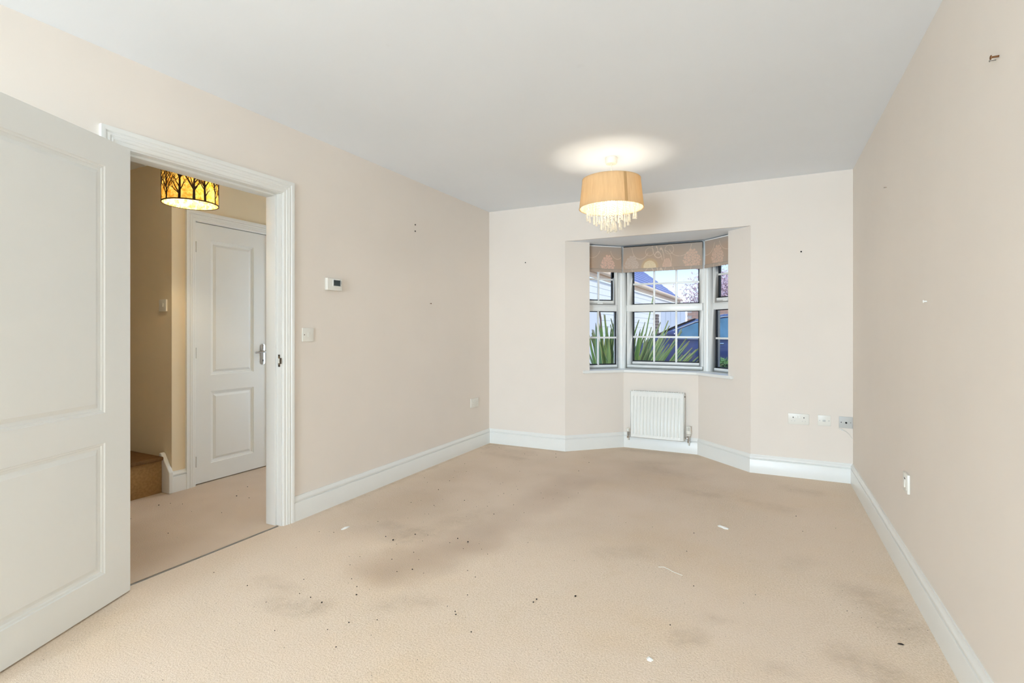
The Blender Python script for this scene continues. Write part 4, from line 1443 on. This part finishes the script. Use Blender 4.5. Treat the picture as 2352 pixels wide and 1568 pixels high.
rh = random.Random(5)
hg = empty('hedge', (0.0, 7.4, GZ), 0, 'low clipped green hedge below the parked car', 'hedge')
HX0, HX1 = -0.75, 1.6
B(HX0 + 0.06, HX1 - 0.06, -0.16, 0.16, 0, 0.84).build('hedge_core', 'hedge_core', hg, 0.04)
m = MB()
def hp():
    f = rh.random()
    x = rh.uniform(HX0, HX1)
    if f < 0.5: return (x, -0.17 + rh.gauss(0, 0.025), rh.uniform(0.05, 0.9))
    return (x, rh.uniform(-0.19, 0.19), 0.86 + rh.gauss(0, 0.03))
leaf_cloud(m, 5200, hp, 0.022, rh)
tag(m.build('foliage', 'hedge', hg, fix=False), kind='stuff')

# parked car (front to the left)
car = empty('car', (-0.42, 8.72, GZ), 0, 'dark blue parked car seen side on behind the hedge', 'car')
OX, OZ = 0.45, -GZ
def cz(z): return z + OZ
BELT = 1.03
body_st = [  # x, bottom, top(shoulder), half width
    (-2.12, 0.35, 0.66, 0.58), (-2.05, 0.24, 0.80, 0.74), (-1.92, 0.20, 0.90, 0.83), (-1.70, 0.20, 1.00, 0.86), (-1.30, 0.20, BELT, 0.87),
    (-0.40, 0.20, BELT, 0.88), (0.60, 0.20, BELT + 0.01, 0.88), (1.10, 0.20, BELT + 0.02, 0.86), (1.42, 0.24, BELT, 0.80), (1.55, 0.34, 0.86, 0.66)]
vs, fs = [], []
for x, zb, zt, hw_ in body_st:
    hgt = zt - zb
    sec = [(-hw_ * 0.86, zb), (-hw_ * 0.97, zb + hgt * 0.22), (-hw_, zb + hgt * 0.55), (-hw_ * 0.975, zb + hgt * 0.84), (-hw_ * 0.90, zt - 0.012), (-hw_ * 0.55, zt + 0.028), (0, zt + 0.04)]
    sec = sec + [(-y, z) for y, z in sec[-2::-1]]
    for y, z in sec: vs.append((x + OX, y, cz(z)))
ns = 13
for j in range(len(body_st) - 1):
    for i in range(ns):
        fs.append((j * ns + i, j * ns + (i + 1) % ns, (j + 1) * ns + (i + 1) % ns, (j + 1) * ns + i))
fs.append(tuple(range(ns))); fs.append(tuple(range(len(vs) - 1, len(vs) - 1 - ns, -1)))
MB().add(vs, fs).build('body', 'car_paint', car, smooth=True, angle=50)
roof = [(-1.66, BELT - 0.01), (-1.30, 1.20), (-0.98, 1.335), (-0.60, 1.405), (-0.10, 1.435), (0.55, 1.42), (1.05, 1.34), (1.30, 1.18), (1.46, BELT)]
def hwid(x, z): return 0.79 - 0.20 * (z - BELT) / 0.42
vs, fs = [], []
for x, z in roof:
    zt = max(z, BELT + 0.001)
    yb, yt = 0.795, hwid(x, zt)
    sec = [(-yb, BELT - 0.02), (-(yb + yt) / 2 - 0.01, (BELT + zt) / 2), (-yt, zt - 0.02), (-yt * 0.86, zt + 0.008), (0, zt + 0.025)]
    sec = sec + [(-y, q) for y, q in sec[-2::-1]]
    for y, q in sec: vs.append((x + OX, y, cz(q)))
ns = 9
for j in range(len(roof) - 1):
    for i in range(ns):
        fs.append((j * ns + i, j * ns + (i + 1) % ns, (j + 1) * ns + (i + 1) % ns, (j + 1) * ns + i))
fs.append(tuple(range(ns))); fs.append(tuple(range(len(vs) - 1, len(vs) - 1 - ns, -1)))
MB().add(vs, fs).build('roof', 'car_paint', car, smooth=True, angle=50)
def zroof(x):
    for (x0_, z0_), (x1_, z1_) in zip(roof, roof[1:]):
        if x0_ <= x <= x1_: return lerp(z0_, z1_, (x - x0_) / (x1_ - x0_))
    return BELT
for s in (-1, 1):
    for a, b in ((-1.22, -0.93), (-0.86, -0.02), (0.06, 0.92)):
        N = 6
        vs = []
        for k in range(N + 1):
            x = lerp(a, b, k / N)
            zt = zroof(x) - 0.055
            zb_ = BELT + 0.03
            zt = max(zt, zb_ + 0.01)
            for z in (zb_, zt):
                vs.append((x + OX, s * (lerp(0.795, hwid(x, zroof(x)), (z - BELT) / max(0.05, zroof(x) - BELT)) + 0.018), cz(z)))
        MB().add(vs, [(2 * k, 2 * k + 2, 2 * k + 3, 2 * k + 1) for k in range(N)]).build('side_window', 'car_glass', car, fix=False)
    pts = [(x + OX, s * (hwid(x, zroof(x)) + 0.016), cz(zroof(x) - 0.032)) for x in [-1.60 + 0.1 * k for k in range(30)] if zroof(x) > BELT + 0.03]
    MB().tube(pts, 0.010, 6).build('window_trim', 'chrome', car, smooth=True)
    MB().tube([(-1.3 + OX, s * 0.815, cz(BELT + 0.012)), (1.0 + OX, s * 0.815, cz(BELT + 0.022))], 0.009, 6).build('window_trim', 'chrome', car, smooth=True)
    for xh in (-0.22, 0.72):
        MB().tube([(xh - 0.52 + OX, s * 0.895, cz(0.975)), (xh - 0.36 + OX, s * 0.905, cz(0.98))], 0.013, 8).build('door_handle', 'chrome', car, smooth=True)
    mir = MB().sphere((-1.28 + OX, s * 0.96, cz(BELT + 0.08)), 0.085, 10, 6, 0.7)
    mir.build('mirror', 'car_paint', car, smooth=True)
    for xw in (-1.60, 0.92):
        MB().lathe([(0.20, -0.11), (0.30, -0.11), (0.325, -0.08), (0.325, 0.08), (0.30, 0.11), (0.20, 0.11)], (xw + OX, s * 0.79, 0.325), 28, 'y').build('wheel', 'tyre', car, smooth=True)
ws = MB()
ws.add([(-1.64 + OX, -0.70, cz(BELT + 0.035)), (-1.64 + OX, 0.70, cz(BELT + 0.035)), (-1.02 + OX, 0.55, cz(1.352)), (-1.02 + OX, -0.55, cz(1.352)), (-1.31 + OX, -0.63, cz(1.233)), (-1.31 + OX, 0.63, cz(1.233))], [(0, 1, 5, 4), (4, 5, 2, 3)])
ws.build('windscreen', 'car_glass', car, fix=False)

# white weatherboarded house, side wall receding
NX = -3.2
HY0, HY1, EV = 6.2, 21.5, 2.28
hs = empty('house', (NX, HY0, GZ), 0, 'white weatherboarded house with slate roof across the drive', 'house')
LN = HY1 - HY0
B(-4.0, -0.03, 0, LN, 0, EV - GZ - 0.05).build('wall', 'board', hs)
nb = 17
bh = (EV - GZ - 0.06) / nb
bme = None
for k in range(nb):
    if bme is None:
        o = MB().add([(-0.03, 0, 0), (-0.03, LN, 0), (-0.014, 0, 0), (-0.014, LN, 0), (-0.023, 0, bh + 0.01), (-0.023, LN, bh + 0.01), (-0.030, 0, bh + 0.01), (-0.030, LN, bh + 0.01)],
                     [(0, 1, 3, 2), (2, 3, 5, 4), (4, 5, 7, 6), (6, 7, 1, 0), (0, 2, 4, 6), (1, 7, 5, 3)]).build('board', 'board', hs)
        bme = o.data
    else:
        o = link(bpy.data.objects.new('board', bme), hs)
    o.location = (0, 0, k * bh)
B(0.0, 0.05, -0.1, LN + 0.1, EV - GZ - 0.03, EV - GZ + 0.16).build('fascia', 'fascia', hs, 0.01)
MB().tube([(0.10, -0.1, EV - GZ + 0.12), (0.10, LN + 0.1, EV - GZ + 0.12)], 0.055, 10).build('gutter', 'fascia', hs, smooth=True)
B(LN * 0, 0.02, LN - 0.0, LN + 0.5, 0, 2.2).build('pier', 'pier', hs)
# slate courses on the slope facing the drive
pitch_ = radians(38)
rows = 14
sl_me = None
for r in range(rows):
    if sl_me is None:
        o = MB().box(0, LN + 0.2, 0, 0.36, 0.0, 0.014).build('slate_course', 'slate', hs)
        sl_me = o.data
    else:
        o = link(bpy.data.objects.new('slate_course', sl_me), hs)
    u = r * 0.25
    o.location = (0.14 - u * cos(pitch_), -0.1, EV - GZ + 0.10 + u * sin(pitch_) + 0.016)
    o.rotation_euler = Matrix(((0, -cos(pitch_ - 0.05), sin(pitch_ - 0.05)), (1, 0, 0), (0, sin(pitch_ - 0.05), cos(pitch_ - 0.05)))).to_euler()
# arched doorway in the near part of the wall
ay = 10.0 - HY0
am = MB()
pts_o, pts_i = [], []
for k in range(13):
    a = pi * k / 12
    pts_o.append((ay + 0.62 * cos(a), 1.45 + 0.42 * sin(a))); pts_i.append((ay + 0.57 * cos(a), 1.45 + 0.37 * sin(a)))
pts_o = [(ay + 0.62, 0)] + pts_o + [(ay - 0.62, 0)]
pts_i = [(ay + 0.57, 0)] + pts_i + [(ay - 0.57, 0)]
n = len(pts_o)
vs = [(0.035, y, z) for y, z in pts_o] + [(0.035, y, z) for y, z in pts_i] + [(-0.01, y, z) for y, z in pts_o] + [(-0.01, y, z) for y, z in pts_i]
fs = [(i, i + 1, n + i + 1, n + i) for i in range(n - 1)] + [(i, 2 * n + i, 2 * n + i + 1, i + 1) for i in range(n - 1)] + [(n + i, n + i + 1, 3 * n + i + 1, 3 * n + i) for i in range(n - 1)]
MB().add(vs, fs).build('door_arch', 'trim_brown', hs)
MB().add([(0.012, y, z) for y, z in pts_i] + [(-0.01, y, z) for y, z in pts_i], [tuple(range(n)), tuple(range(2 * n - 1, n - 1, -1))] + [(i, n + i, n + i + 1, i + 1) for i in range(n - 1)]).build('arched_door', 'garage', hs)
B(0.012, 0.022, ay + 0.10, ay + 0.40, 0.98, 1.04).build('letter_plate', 'trim_brown', hs)
# dark brick pier and white gate closing the drive
pr = empty('gate_pier', (-2.62, 13.6, GZ), 0, 'dark narrow brick pier beside the white gate', 'pier')
pm = None
for k in range(22):
    for q in range(1):
        if pm is None:
            o = B(0, 0.112, 0, 0.215, 0, 0.065).build('brick', 'pier', pr, 0.004, 1)
            pm = o.data
        else:
            o = link(bpy.data.objects.new('brick', pm), pr)
        o.location = (-0.056 + (0.004 if k % 2 else 0), 0, 0.005 + k * 0.078)
B(-0.048, 0.05, 0.01, 0.205, 0, 1.72).build('mortar', 'mortar', pr)
gt = empty('drive_gate', (-2.50, 13.65, GZ), 0, 'white boarded gate between the dark pier and brick wall', 'gate')
gm = None
for k in range(5):
    if gm is None:
        o = B(0, 0.118, 0, 0.03, 0.05, 1.98).build('board', 'garage', gt, 0.004, 1)
        gm = o.data
    else:
        o = link(bpy.data.objects.new('board', gm), gt)
    o.location = (0.02 + k * 0.122, 0, 0)
for zz in (0.35, 1.6):
    B(0.02, 0.63, 0.03, 0.06, zz, zz + 0.1).build('rail', 'garage', gt)

# pink brick garden wall beyond
gw = empty('brick_wall', (-1.90, 14.2, GZ), 0, 'pale pink brick garden wall behind the car', 'wall')
B(0, 3.0, 0.01, 0.2, 0, 1.95).build('mortar', 'mortar', gw)
gm = None
for r in range(24):
    for c in range(13):
        if gm is None:
            o = B(0, 0.215, -0.004, 0.10, 0, 0.068).build('brick', 'brick', gw)
            gm = o.data
        else:
            o = link(bpy.data.objects.new('brick', gm), gw)
        o.location = (0.005 + c * 0.228 + (0.0 if r % 2 else 0.114) - (0.114 if r % 2 == 0 and c == 12 else 0) * 0, 0, 0.005 + r * 0.080)
B(-0.02, 3.1, -0.03, 0.23, 1.95, 2.02).build('coping', 'brick', gw, 0.01)

# blossom tree
bt = empty('blossom_tree', (-0.45, 18.5, GZ), 0, 'tall tree covered in pale pink blossom behind the brick wall', 'tree')
MB().tube([(0, 0, 0), (0.05, 0, 1.0), (-0.05, 0.05, 1.9)], [0.16, 0.13, 0.10], 10).build('trunk', 'bark', bt, smooth=True)
rb = random.Random(9)
brm = MB()
ends = []
for k in range(12):
    a = rb.uniform(0, 2 * pi); l = rb.uniform(0.9, 1.7); up = rb.uniform(0.5, 1.3)
    p0 = Vector((0, 0.05, rb.uniform(1.4, 1.9)))
    p1 = p0 + Vector((cos(a) * l * 0.5, sin(a) * l * 0.5, up * 0.6)); p2 = p0 + Vector((cos(a) * l, sin(a) * l, up))
    brm.tube([p0, p1, p2], [0.05, 0.035, 0.012], 6)
    ends += [p1, p2, p0.lerp(p2, 0.75)]
brm.build('branches', 'bark', bt, smooth=True)
fm = MB()
def bp():
    c = rb.choice(ends)
    return (c.x + rb.gauss(0, 0.36), c.y + rb.gauss(0, 0.36), c.z + rb.gauss(0, 0.30))
leaf_cloud(fm, 26000, bp, 0.046, rb)
tag(fm.build('blossom', 'blossom', bt, fix=False), kind='stuff')
